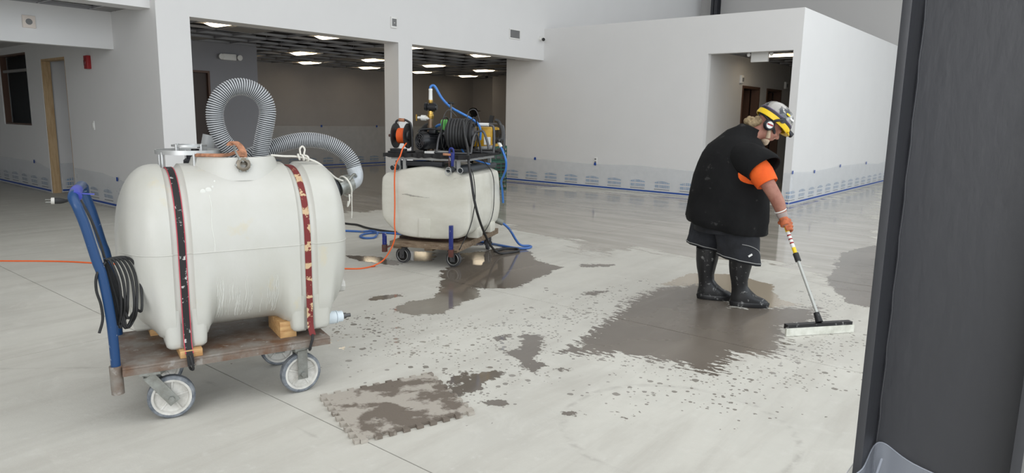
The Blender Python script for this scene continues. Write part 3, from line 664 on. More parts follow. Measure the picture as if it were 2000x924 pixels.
MB().tube(crom([(.775, .30, 1.246), (.84, .29, 1.240), (.90, .28, 1.238), (.96, .27, 1.226), (1.02, .27, 1.200), (1.07, .28, 1.158), (1.12, .29, 1.115), (1.168, .31, 1.095)], 6), .0055, 8).build('line', ROPE, rp)
kn = MB()
for k in range(3): kn.torus((.915 + .022 * k, .275, 1.236 - .004 * k), (1, .3 * (k - 1), .3), .014, .0055, 18, 8)
kn.build('knot', ROPE, rp)
MB().tube(crom([(.925, .275, 1.245), (.922, .275, 1.278), (.936, .275, 1.292), (.948, .275, 1.276), (.944, .275, 1.248), (.962, .275, 1.236)], 6), .005, 8).build('bow', ROPE, rp)
MB().torus((1.19, .335, 1.06), (1, .25, .28), .060, .005, 28, 8).build('lashing', ROPE, rp)
MB().tube(crom([(1.195, .285, 1.02), (1.19, .27, .98), (1.175, .262, .955), (1.178, .255, .985)], 5), .0045, 8).build('tail', ROPE, rp)
MB().tube(crom([(1.21, .285, 1.03), (1.205, .275, .98), (1.203, .27, .93), (1.20, .27, .885)], 5), .003, 6).build('tail', ROPE, rp)

# black cord bundle hung on the handle, with plug
pc = thing('power_cord', 'black power cord hung in loops on the blue cart handle', 'cord', (0, .08, .8), K1)
rd = random.Random(11); cb = []
for k in range(6):
    a = .015 * k
    MB().tube(crom([(-.028, .06, .80), (-.01 + a, .055 + .01 * k, .79), (.015 + a * 1.2, .05 + .012 * k, .70), (.02 + a * rd.uniform(.7, 1.4), .06, .60 - .01 * k), (.012 + a * .9, .07 + .01 * k, .50 + .012 * rd.randint(-2, 3)), (-.002 + a * .6, .08, .47 + .02 * rd.randint(0, 2)), (-.012 + a * .5, .085, .60), (-.025 + .3 * a, .08, .72), (-.03, .07, .80)], 6), .0062, 8).build('cord_loop', BLACKR, pc)
MB().tube(crom([(-.03, .05, .79), (-.068, .03, .74), (-.075, .03, .67), (-.062, .035, .60), (-.060, .035, .53), (-.078, .03, .47)], 6), .0062, 8).build('cord_loop', BLACKR, pc)
MB().tube(crom([(-.03, .10, .80), (-.045, .13, .88), (-.075, .14, .99), (-.105, .16, 1.06), (-.13, .20, 1.075), (-.155, .22, 1.055)], 6), .0055, 8).build('cord_run', BLACKR, pc)
pl = MB().lathe((-.155, .22, 1.055), (-1, 0, .05), [(0, .006), (.015, .011), (.03, .014), (.048, .014)], 14).build('plug_body', BLACKR, pc)
MB().lathe((-.203, .22, 1.0575), (-1, 0, .05), [(0, .015), (.012, .015), (.014, .012)], 14).build('plug_face', HUB, pl)
for dz in (-.006, .006): MB().bar((-.215, .22, 1.058 + dz), (-.238, .22, 1.059 + dz), .006, .002).build('blade', GALV, pl, smooth=None)
MB().cyl((-.215, .226, 1.052), (-.235, .226, 1.053), .0025, n=8).build('earth_pin', GALV, pl)

# ================================================================== second cart with the boxy tank
K2 = Frame((-4.627, 4.778), 22.5)
TIMB = mat('weathered_timber', lin(150, 132, 110), 0.75, var=(lin(104, 84, 66), 8), var2=(lin(190, 182, 168), 20, .7, .62), scale=(1, 5, 5))
DKW = mat('dark_brown_plywood', lin(74, 52, 42), 0.7, var=(lin(52, 36, 30), 8))
BLUEPOST = mat('dark_blue_paint', lin(30, 44, 120), 0.4, var2=(lin(178, 180, 186), 20, .9, .60))
REDRUST = mat('rusty_red_steel', lin(112, 62, 54), 0.6, 0.2, var=(lin(84, 66, 60), 16))
DKST = mat('dark_steel', lin(88, 88, 90), .45, .4)
c2 = thing('timber_cart', 'low timber cart on casters carrying the boxy white tank', 'cart', (-.36, .6, 0), K2)
for k in range(6):
    a = .2 * k; MB().box((-.72, a + .003, .205), (0, a + .197, .235), .002).build('deck_plank', TIMB, c2)
for u in (-.70, -.36, -.10): MB().box((u, .02, .155), (u + .085, 1.18, .205), .002).build('bearer', TIMB, c2)
MB().box((-.72, -.018, .185), (0, 0, .235), .002).build('edge_board', TIMB, c2)
MB().box((0, -.018, .175), (.02, 1.2, .235), .002).build('edge_board', TIMB, c2)
MB().box((-.70, .16, .235), (-.06, 1.12, .262), .002).build('tank_pad', DKW, c2)
for u, zt, zb in ((-.765, .315, .125), (-.052, .435, .125)):
    p = MB().box((u - .018, -.055, zb + .06), (u + .018, -.022, zt), .004).build('stake_post', BLUEPOST, c2)
    MB().box((u - .022, -.058, zb), (u + .022, -.018, zb + .075), .004).build('socket', REDRUST, p)
    MB().bar((u, -.03, .16), (u + (.07 if u < -.5 else -.06), .03, .20), .03, .012).build('bracket', REDRUST, p, smooth=None)
D2 = mat('dark_wheel_disc', lin(46, 44, 43), .5, .3); RIM = mat('worn_rim', lin(170, 170, 168), .4, .5); TY2 = mat('dark_rubber_tyre', lin(74, 74, 76), .7)
for (u, v, yaw) in ((-.624, .094, HPI - .08), (-.08, .10, HPI - .06), (-.07, 1.108, 0.15), (-.62, 1.10, .2)):
    cs = caster(c2, (u, v), yaw, r=.080, wt=.036, hubm=D2, tyrem=TY2, forkm=DKST, z1=.168, spokes=4)
    ax = Vector((math.cos(yaw), math.sin(yaw), 0))
    for s in (-1, 1): MB().torus(Vector((u, v, .08)) + ax * (s * .0185), ax, .058, .004, 30, 6).build('rim', RIM, cs)

# boxy tank: rounded outline swept front to back
t2 = thing('water_tank', 'boxy white plastic tank on the timber cart under the pump shelf', 'tank', (-.36, .5, .262), K2)
OUT = [(-.36, .268), (-.60, .282), (-.70, .325), (-.815, .43), (-.845, .52), (-.842, .80), (-.815, .885), (-.72, .925), (-.36, .985), (-.08, .945), (.045, .915), (.09, .86), (.112, .56), (.095, .40), (.06, .335), (-.06, .285)]
def outline(s, dz=0, n=6):
    c = (-.36, .62); return [Vector((c[0] + (p.x - c[0]) * s, 0, c[1] + (p.z - c[1]) * s + dz)) for p in crom([(a, 0, b) for a, b in OUT], n, closed=True)]
R = []
for v, s in ((.042, .55), (.044, .85), (.048, .945), (.053, .968), (.062, .986), (.082, .998), (.12, 1.0), (.50, 1.0), (.92, 1.0), (.98, .985), (1.01, .955), (1.02, .90), (1.025, .6)):
    R.append([Vector((p.x, v, p.z)) for p in outline(s)])
POLY2 = mat('aged_white_polyethylene', lin(225, 223, 212), 0.42, var=(lin(210, 207, 194), 2.5), var2=(lin(150, 144, 128), 7, .5, .68), scale=(1, 1, 2.2))
MB().rings(R, flip=True).build('body', POLY2, t2, smooth=60)
MB().box((-.43, .030, .285), (-.30, .055, .475), .012).build('moulded_panel', POLY2, t2, label='shallow raised rectangle low on the front')
MB().box((-.02, .30, .262), (.10, .46, .37), .02).build('foot', POLY2, t2)
MB().box((-.02, .70, .262), (.10, .86, .37), .02).build('foot', POLY2, t2)
SMUDGE = mat('grey_smudge', lin(168, 165, 156), .8)
MB().tube(crom([(-.62, .0445, .70), (-.56, .043, .705), (-.50, .043, .694), (-.42, .043, .688), (-.36, .043, .682), (-.30, .043, .684)], 5), [.001, .002, .004, .003, .005, .006, .008, .006, .008, .01, .006, .008, .005, .004, .006, .004, .003, .004, .003, .002, .002, .003, .002, .002, .001, .001], 8).build('scuff_mark', SMUDGE, t2)
MB().lathe((.03, 1.0, .365), (.55, .25, -.25), [(-.06, .032), (.11, .032), (.11, .026), (.02, .026)], 18).build('outlet_pipe', mat('grey_green_pipe', lin(128, 130, 122), .5), t2, label='grey outlet pipe')

# shelf over the tank
sh = thing('pump_shelf', 'grey steel shelf with ragged black mat over the boxy tank', 'shelf', (-.36, .5, .9), K2)
ANG = mat('grey_angle_iron', lin(176, 177, 176), .45, .4); MATB = mat('black_rubber_mat', lin(32, 31, 32), .85, bump=(60, .4)); PIPEW = mat('dark_foam_pipe', lin(66, 70, 74), .7)
for v in (.08, .90): MB().box((-.74, v, 1.045), (.05, v + .03, 1.075)).build('rail', ANG, sh, smooth=None)
for u in (-.74, .02): MB().box((u, .11, 1.045), (u + .03, .90, 1.075)).build('rail', ANG, sh, smooth=None)
for u, v in ((-.66, .095), (-.60, .095), (-.075, .095), (-.03, .095), (-.66, .86), (.02, .86)): MB().box((u - .016, v - .014, .93), (u + .016, v + .014, 1.045)).build('leg', ANG, sh, smooth=None)
rd = random.Random(3); bm_ = []
nU = 30
def mat_edge(k, n, a, b): return a + (b - a) * k / n
pts = []
for k in range(nU): pts.append((mat_edge(k, nU, -.80, .08), .03 + rd.uniform(-.02, .02)))
for k in range(24): pts.append((.09 + rd.uniform(-.015, .02), mat_edge(k, 24, .03, .97)))
for k in range(nU): pts.append((mat_edge(k, nU, .08, -.80), .97))
for k in range(24): pts.append((-.80, mat_edge(k, 24, .97, .03)))
MB().rings([[Vector((x, y, 1.075 - (.012 * rd.random() if y < .06 else 0))) for x, y in pts], [Vector((x, y, 1.105)) for x, y in pts]], flip=False).build('rubber_mat', MATB, sh)
for u, v0, v1 in ((-.68, -.02, .95), (-.085, -.03, .80), (.035, -.03, .98)):
    q = MB().lathe((u, v0, .965), (0, 1, 0), [(0, .028), (v1 - v0, .028), (v1 - v0, .02), (.0, .022)], 16).build('pipe_runner', PIPEW, sh)
    MB().torus((u, v0, .965), (0, 1, 0), .026, .0035, 20, 6).build('pipe_lip', ANG, q)
MB().box((-.70, .09, .985), (-.20, .16, 1.03), .003).build('dark_box', DARKPL, sh)
MB().box((-.10, .045, 1.08), (.06, .09, 1.10), .004).build('packing_board', DKW, sh)
cl = thing('bar_clamp', 'dark blue clamp gripping the front of the pump shelf', 'clamp', (-.06, .0, 1.1), K2)
MB().tube(crom([(-.085, .01, 1.06), (-.088, .005, 1.15), (-.068, .0, 1.172), (-.048, .005, 1.15), (-.05, .01, 1.06)], 6), .010, 10).build('bow', BLUEPOST, cl)
MB().box((-.07, -.005, 1.0), (-.045, .015, 1.13), .004).build('bar', BLUEPOST, cl)
MB().cyl((-.15, .0, 1.112), (-.07, .0, 1.110), .012).build('grip', LEA, cl)
MB().cyl((-.09, .0, 1.08), (-.09, .0, .985), .006, n=10).build('screw', REDRUST, cl)
MB().torus((-.085, -.036, .945), (0, 1, 0), .030, .004, 24, 8).build('pipe_ring', ANG, cl)

# orange cord reel
ORC = mat('orange_cord', lin(236, 104, 44), .5); BP = mat('black_reel_plastic', lin(38, 38, 40), .4, var2=(lin(110, 104, 98), 18, .6, .62))
rl = thing('cord_reel', 'black reel wound with orange cord at the left of the pump shelf', 'cord reel', (-.68, .2, 1.105), K2)
c = Vector((-.68, .2, 1.272)); AX = Vector((1, .06, 0)).normalized()
for s in (-1, 1):
    MB().lathe(c + AX * (s * .066), AX, [(-.006, .125), (.006, .125), (.006, .10), (.002, .095), (.002, .05), (.012, .04), (.012, .0)] if s > 0 else [(-.012, .0), (-.012, .04), (-.002, .05), (-.002, .095), (-.006, .10), (-.006, .125), (.006, .125), (.006, .0)], 36).build('disc', BP, rl)
MB().cyl(c - AX * .06, c + AX * .06, .045, n=24).build('drum', BP, rl)
for k in range(6):
    for rr in (.054, .070):
        MB().torus(c + AX * (-.030 + .0145 * k), AX, rr, .0072, 30, 8).build('cord_turn', ORC, rl)
MB().tube(crom([c + AX * -.066 + Vector((0, 0, .12)), c + AX * -.05 + Vector((0, 0, .148)), c + Vector((0, 0, .158)), c + AX * .06 + Vector((0, 0, .145)), c + AX * .10 + Vector((0, 0, .09)), c + AX * .11 + Vector((0, 0, -.15))], 6), .011, 10).build('carry_handle', BP, rl)
MB().tube([c + AX * -.03 + Vector((0, 0, .157)), c + AX * .03 + Vector((0, 0, .153))], .017, 12).build('hand_grip', LEA, rl)
MB().cyl(c - AX * .08, c - AX * .14, .014, n=12).build('crank_knob', REDRUST, rl)
MB().box((-.79, .10, 1.106), (-.58, .30, 1.122), .004).box((-.77, .11, 1.122), (-.60, .15, 1.148), .004).build('stand', BP, rl)
ec = thing('extension_cord', 'orange extension cord running from the reel across the concrete floor', 'cord', (-.65, -.03, 0), K2)
def toK2(p):
    a = K2.a; x, y = p[0] - K2.o.x, p[1] - K2.o.y
    return (x * math.cos(a) + y * math.sin(a), -x * math.sin(a) + y * math.cos(a), p[2])
pth = [(-.60, .13, 1.20), (-.585, .02, 1.155), (-.60, -.01, 1.08), (-.635, -.03, 1.0), (-.652, -.03, .86), (-.652, -.03, .62), (-.635, -.075, .42), (-.625, -.085, .30), (-.66, -.10, .18), (-.73, -.14, .06), (-.80, -.22, .012)] + [toK2((x, y, .007)) for x, y in ((-5.30, 4.30), (-5.30, 4.13), (-5.43, 4.0), (-5.75, 3.75), (-6.3, 3.30), (-7.1, 2.65), (-7.62, 2.32), (-8.05, 1.93), (-8.6, 1.45), (-9.4, .75), (-10.4, -.3))]
MB().tube(crom(pth, 10), .0072, 8).build('cord', ORC, ec)

# pump with its riser
PM = mat('black_motor_enamel', lin(30, 31, 34), .3, .2); BRASS = mat('brass', lin(196, 160, 84), .3, .8); WLAB = mat('white_label', lin(228, 228, 224), .5)
pm = thing('water_pump', 'black electric pump with brass riser on the pump shelf', 'pump', (-.36, .26, 1.105), K2)
c = Vector((-.475, .17, 1.225)); A = Vector((.50, .86, 0)).normalized()
MB().lathe(c, A, [(0, .02), (0, .080), (.012, .090), (.07, .090), (.075, .082), (.23, .082), (.235, .088), (.25, .088), (.25, .05)], 32).build('motor', PM, pm)
for k in range(3): MB().torus(c - A * .002, A, .025 + .022 * k, .0035, 28, 6).build('fan_guard_ring', DKST, pm)
for k in range(8):
    a = k * PI / 4; d = A.cross(Vector((0, 0, 1))) * math.cos(a) + Vector((0, 0, 1)) * math.sin(a)
    MB().bar(c + d * .018 - A * .002, c + d * .078 - A * .002, .004, .004).build('fan_guard_spoke', DKST, pm, smooth=None)
for k in range(9):
    a = .3 + k * .3; d = A.cross(Vector((0, 0, 1))) * math.cos(a) + Vector((0, 0, 1)) * math.sin(a)
    MB().obox(c + A * .15 + d * .085, A, d, A.cross(d), .07, .006, .002).build('cooling_fin', PM, pm, smooth=None)
MB().lathe(c + A * .25, A, [(0, .06), (.02, .095), (.08, .095), (.10, .06), (.14, .05)], 28).build('pump_head', PM, pm)
MB().box((-.42, .16, 1.106), (-.22, .36, 1.128), .003).build('base_plate', WLAB, pm)
MB().tube(crom([(-.49, .19, 1.31), (-.48, .20, 1.335), (-.40, .25, 1.345), (-.30, .31, 1.335), (-.27, .33, 1.31)], 5), .010, 8).build('handle', PM, pm)
MB().box((-.40, .22, 1.30), (-.33, .30, 1.335), .006).build('terminal_box', PM, pm)
ris = MB().lathe((-.435, .35, 1.11), (0, 0, 1), [(0, .035), (.10, .035), (.10, .026), (.20, .026), (.20, .032), (.27, .032), (.27, .026), (.34, .026)], 16).build('riser_pipe', mat('bronze_pipe', lin(120, 100, 82), .4, .5), pm)
MB().lathe((-.435, .35, 1.44), (0, 0, 1), [(0, .026), (.02, .034), (.045, .034), (.05, .026), (.08, .026)], 8).build('brass_union', BRASS, ris)
MB().lathe((-.50, .35, 1.563), (1, .1, -.05), [(0, .022), (.005, .040), (.03, .042), (.035, .030), (.05, .030), (.055, .046), (.11, .046), (.118, .030), (.13, .028)], 18).build('valve_body', PM, ris)
MB().lathe((-.435, .35, 1.60), (0, 0, 1), [(0, .020), (.015, .024), (.03, .024)], 8).build('brass_nipple', BRASS, ris)
MB().lathe((-.435, .35, 1.63), (0, 0, 1), [(0, .020), (.09, .018), (.10, .021), (.11, .019)], 14).build('white_sleeve', WLAB, ris)
MB().lathe((-.43, .34, 1.45), (-1, 0, .02), [(0, .018), (.05, .018), (.05, .028), (.10, .028), (.10, .014), (.14, .014)], 14).build('filter_bowl', WLAB, ris)
MB().bar((-.585, .34, 1.42), (-.585, .34, 1.485), .012, .012).build('tap_handle', BRASS, ris, smooth=None)
MB().tube(crom([(-.50, .40, 1.13), (-.56, .42, 1.22), (-.54, .42, 1.33), (-.48, .42, 1.37), (-.43, .42, 1.33)], 6), .035, 12).build('suction_bend', BLACKR, pm)

# small hoses on the shelf
BLUEH = mat('bright_blue_hose', lin(64, 128, 204), .35, var=(lin(48, 106, 184), 6)); GRH = mat('green_hose', lin(92, 176, 84), .4); BLK = mat('black_hose', lin(44, 44, 45), .5, var2=(lin(92, 92, 90), 30, .5, .62))
tag(MB().tube(crom([(-.435, .35, 1.735), (-.435, .35, 1.757), (-.415, .36, 1.772), (-.39, .37, 1.755), (-.33, .39, 1.65), (-.25, .42, 1.565), (-.16, .46, 1.51), (-.07, .50, 1.46), (0.0, .52, 1.41), (.03, .54, 1.34), (.02, .56, 1.24)], 8), .0125, 12).build('delivery_hose', BLUEH, fr=K2, base=(-.43, .35, 1.74)), 'bright blue hose arching from the white sleeve on top of the pump riser', 'hose', 'blue hoses')
gh = thing('green_hose_coil', 'green hose coiled behind the pump on the shelf', 'hose', (-.38, .6, 1.11), K2)
for k in range(4): MB().torus((-.37 + .025 * k, .52, 1.345), (1, .25, .1), .085, .011, 30, 8).build('coil', GRH, gh)
MB().tube(crom([(-.48, .52, 1.33), (-.43, .50, 1.37), (-.38, .50, 1.385), (-.33, .52, 1.37)], 5), .014, 10).build('blue_tail', BLUEH, gh)
MB().cyl((-.47, .48, 1.285), (-.36, .48, 1.295), .014, n=12).build('white_connector', WLAB, gh)

# hose reel with black hose
hr = thing('hose_reel', 'tube-framed reel wound with thick black hose on the pump shelf', 'hose reel', (-.12, .35, 1.105), K2)
c = Vector((-.125, .36, 1.30)); A = Vector((1, .12, 0)).normalized()
for k in range(9):
    for q, rr in enumerate((.085, .113, .140)):
        if q == 2 and k in (0, 8): continue
        MB().torus(c + A * (-.116 + .029 * k + (.01 if q == 1 else 0)), A, rr + .002 * math.sin(k * 2.3), .0150, 32, 8).build('hose_turn', BLK, hr)
MB().cyl(c - A * .14, c + A * .16, .072, n=24).build('drum', DKST, hr)
for s in (-1, 1):
    MB().torus(c + A * (s * .145), A, .165, .006, 36, 8).build('flange_ring', BLACKR, hr)
    MB().cyl(c + A * (s * .15), c + A * (s * .19), .02, n=12).build('axle_end', DKST, hr)
    e = c + A * (s * .175)
    MB().tube(crom([e + Vector((0, -.16, -.185)), e + Vector((0, -.10, -.04)), e + Vector((0, -.02, .01)), e + Vector((0, .05, -.04)), e + Vector((0, .14, -.185))], 6), .011, 10).build('side_frame', DKST, hr)
MB().tube(crom([c + A * -.175 + Vector((0, -.16, -.178)), c + A * -.15 + Vector((0, -.19, -.183)), c + A * .15 + Vector((0, -.19, -.183)), c + A * .175 + Vector((0, -.16, -.178))], 8), .011, 10).build('base_tube', DKST, hr)
MB().tube(crom([c + A * -.175 + Vector((0, .14, -.178)), c + A * .175 + Vector((0, .14, -.178))], 4), .011, 10).build('base_tube', DKST, hr)
MB().tube(crom([c + A * .17 + Vector((0, -.02, .02)), c + A * .25 + Vector((0, -.03, .03)), c + A * .29 + Vector((0, -.03, -.06)), c + A * .31 + Vector((0, -.03, -.14))], 6), .012, 10).build('crank', DKST, hr)
MB().cyl(c + A * -.09 + Vector((0, 0, .14)), c + A * -.09 + Vector((0, 0, .30)), .009, n=10).build('upright_rod', DKST, hr)
MB().cyl(c + A * -.12 + Vector((0, 0, .305)), c + A * -.06 + Vector((0, 0, .30)), .012, n=10).build('rod_grip', BLACKR, hr)
MB().tube(crom([c + A * -.17 + Vector((0, -.05, 0)), c + A * -.155 + Vector((0, -.02, .17)), c + A * -.10 + Vector((0, -.02, .235)), c + A * -.04 + Vector((0, .02, .17))], 6), .004, 8).build('wire_guide', DKST, hr)
MB().tube(crom([c + A * .08 + Vector((0, -.03, .10)), c + A * .10 + Vector((0, -.02, .22)), c + A * .17 + Vector((0, -.02, .235)), c + A * .20 + Vector((0, .02, .12))], 6), .004, 8).build('wire_guide', DKST, hr)
bh = thing('drop_hose', 'black hose hanging from the reel down the corner of the boxy tank', 'hose', (.15, 0, 0), K2)
MB().tube(crom([(-.03, .22, 1.42), (-.012, .205, 1.30), (.035, .16, 1.18), (.09, .05, 1.06), (.115, .01, .98), (.135, .02, .85), (.155, .03, .70), (.175, .10, .52), (.15, .35, .32), (.13, .62, .14), (.16, .80, .03), (.24, .95, .014), (.30, 1.08, .014), (.24, 1.2, .014), (.12, 1.15, .014), (.06, .95, .014)], 8), .0125, 10).build('hose', BLK, bh)
th_ = thing('thin_cord', 'thin black cord looped over the right side of the boxy tank', 'cord', (.1, .5, .9), K2)
MB().tube(crom([(.06, .12, 1.02), (.118, .10, .92), (.142, .10, .72), (.13, .085, .55), (.10, .06, .40), (.05, -.03, .24), (.03, -.03, .20)], 8), .0045, 8).build('cord', BLACKR, th_)
MB().tube(crom([(.02, .60, 1.05), (.09, .66, .95), (.125, .68, .86), (.135, .69, .72), (.13, .68, .5), (.11, .60, .36), (.05, .52, .24)], 8), .0045, 8).build('cord', BLACKR, th_)

# yellow pressure washer at the back of the shelf
YEL = mat('yellow_machine_paint', lin(224, 178, 44), .4, var=(lin(180, 132, 24), 9))
pw = thing('pressure_washer', 'yellow and black engine washer behind the hose reel on the shelf', 'pressure washer', (-.05, .72, 1.105), K2)
MB().box((-.24, .60, 1.165), (.13, .88, 1.37), .03).build('engine_cover', YEL, pw)
for k in range(6): MB().box((.128, .63 + .04 * k, 1.20), (.136, .65 + .04 * k, 1.34)).build('louvre', PM, pw, smooth=None)
MB().box((.05, .59, 1.19), (.12, .602, 1.27), .003).build('plate', WLAB, pw)
MB().cyl((-.12, .74, 1.37), (-.12, .74, 1.42), .06, n=20).build('fuel_cap', PM, pw)
for v in (.58, .90):
    MB().tube(crom([(-.28, v, 1.12), (-.28, v, 1.36), (-.25, v, 1.395), (.0, v, 1.40), (.12, v, 1.39), (.16, v, 1.35), (.16, v, 1.14), (.12, v, 1.118), (-.24, v, 1.118)], 6, True), .013, 10).build('frame_tube', DKST, pw)
MB().cyl((.0, .56, 1.395), (.11, .56, 1.395), .017, n=14).build('cross_grip', WLAB, pw)
MB().cyl((-.01, .60, 1.15), (.15, .60, 1.17), .020, n=14).build('lance_barrel', ANG, pw)
MB().tube(crom([(.10, .80, 1.44), (.14, .80, 1.42), (.19, .76, 1.33), (.20, .72, 1.25), (.17, .68, 1.23)], 6), .020, 10).build('pressure_hose', BLK, pw)
MB().lathe((.10, .70, 1.245), (1, 0, -.15), [(0, .03), (.07, .03), (.075, .02), (.11, .02)], 14).build('trigger_gun', BLACKR, pw)
b2 = thing('drain_hose', 'blue hose with white sleeve hanging off the right end of the shelf', 'hose', (.2, .7, .8), K2, 'blue hoses')
MB().lathe((.165, .70, 1.235), (.55, 0, -1), [(0, .018), (.075, .018)], 14).build('white_sleeve', WLAB, b2)
MB().tube(crom([(.20, .70, 1.165), (.228, .70, 1.11), (.256, .70, 1.03), (.25, .72, .94), (.215, .76, .87), (.17, .82, .80), (.14, .95, .70), (.13, 1.02, .55)], 8), .0115, 10).build('hose', BLUEH, b2)
tag(MB().tube(crom([(-.10, .30, 1.20), (-.08, .42, 1.08), (-.03, .55, 1.035), (.05, .68, .995), (.06, .75, .985)], 6), .010, 10).build('shelf_hose', BLUEH, fr=K2, base=(-.1, .4, 1.0)), 'short blue hose dropping under the shelf beside the rear leg', 'hose', 'blue hoses')

# hoses on the floor
BLF = mat('blue_floor_hose', lin(66, 108, 176), .4, var2=(lin(122, 128, 132), 6, .7, .58))
fh = [( -6.33, 7.45, .33), (-6.1, 7.2, .22), (-5.75, 6.92, .03), (-5.42, 6.70, .014), (-5.22, 6.52, .014), (-5.16, 6.36, .014), (-5.25, 6.22, .014), (-5.52, 6.02, .014), (-5.9, 5.88, .014), (-6.3, 5.78, .014), (-6.62, 5.69, .014), (-6.80, 5.58, .014), (-6.84, 5.42, .014), (-6.74, 5.26, .014), (-6.60, 5.22, .014), (-6.55, 5.32, .014), (-6.66, 5.46, .036), (-6.84, 5.53, .038), (-7.0, 5.50, .014), (-7.2, 5.38, .014), (-7.6, 5.1, .014)]
fh[0] = tuple(K2.w((.09, 1.02, .345))); fh[1] = tuple(K2.w((.17, 1.12, .25))); fh[2] = tuple(K2.w((.24, 1.3, .05)))
fh[3] = tuple(K2.w((.32, 1.42, .014))); fh[4] = tuple(K2.w((.36, 1.38, .014))); fh[5] = tuple(K2.w((.34, 1.28, .014))); fh[6] = tuple(K2.w((.2, 1.24, .014)))
tag(MB().tube(crom(fh, 8), .0135, 10).build('floor_hose', BLF, base=(-6.6, 5.5, 0)), 'blue hose lying on the concrete in a small coil beside the timber cart', 'hose', 'blue hoses')
tag(MB().tube(crom([(-8.6, 5.75, .014), (-7.73, 5.76, .014), (-7.5, 5.80, .014), (-7.2, 5.73, .014), (-6.86, 5.73, .014), (-6.5, 5.80, .014), (-6.1, 5.9, .014)], 8), .0135, 10).build('floor_hose', BLK, base=(-7.2, 5.75, 0)), 'black hose lying on the concrete behind the large tank', 'hose')

# ================================================================== foam mat on the floor
KM = Frame((-2.61, 2.14), 0)
def foam():
    m = mat('wet_foam_mat', lin(172, 165, 155), .8, var=(lin(108, 98, 88), 4.5, .95), bump=(90, .25), thr=(.47, .53), var2=(lin(84, 76, 68), 14, .8, .66)); return m
FOAM = foam()
cs_ = [Vector(p) for p in ((-2.960, 2.019, 0), (-2.774, 2.651, 0), (-2.208, 2.419, 0), (-2.383, 1.810, 0))]
def puzzle(a, b, out, n=9, d=.026):
    """interlocking edge from a to b: dovetail tabs"""
    e = b - a; L = e.length; e = e / L; P = []; w = L / n
    for k in range(n):
        s = a + e * (w * k)
        P += [s + e * (w * .18), s + e * (w * .12) + out * d, s + e * (w * .62) + out * d, s + e * (w * .56)]
    return P
ctr = sum(cs_, Vector((0, 0, 0))) / 4; pts = []
for k in range(4):
    a, b = cs_[k], cs_[(k + 1) % 4]; o = Vector(((b - a).y, -(b - a).x, 0)).normalized()
    if o.dot((a + b) / 2 - ctr) < 0: o = -o
    a2, b2 = a - o * .026, b - o * .026
    pts += puzzle(a2, b2, o)
b = MB(); n = len(pts)
ccw = sum((pts[i].x * pts[(i + 1) % n].y - pts[(i + 1) % n].x * pts[i].y) for i in range(n)) > 0
if not ccw: pts.reverse()
b.v = [(p.x, p.y, .001) for p in pts] + [(p.x, p.y, .018) for p in pts]
b.f = [tuple(range(n, 2 * n)), tuple(reversed(range(n)))] + [(i, (i + 1) % n, n + (i + 1) % n, n + i) for i in range(n)]
tag(b.build('foam_mat', FOAM, base=(ctr.x, ctr.y, 0), smooth=None), 'wet grey foam mat with jigsaw edges lying on the concrete', 'mat')

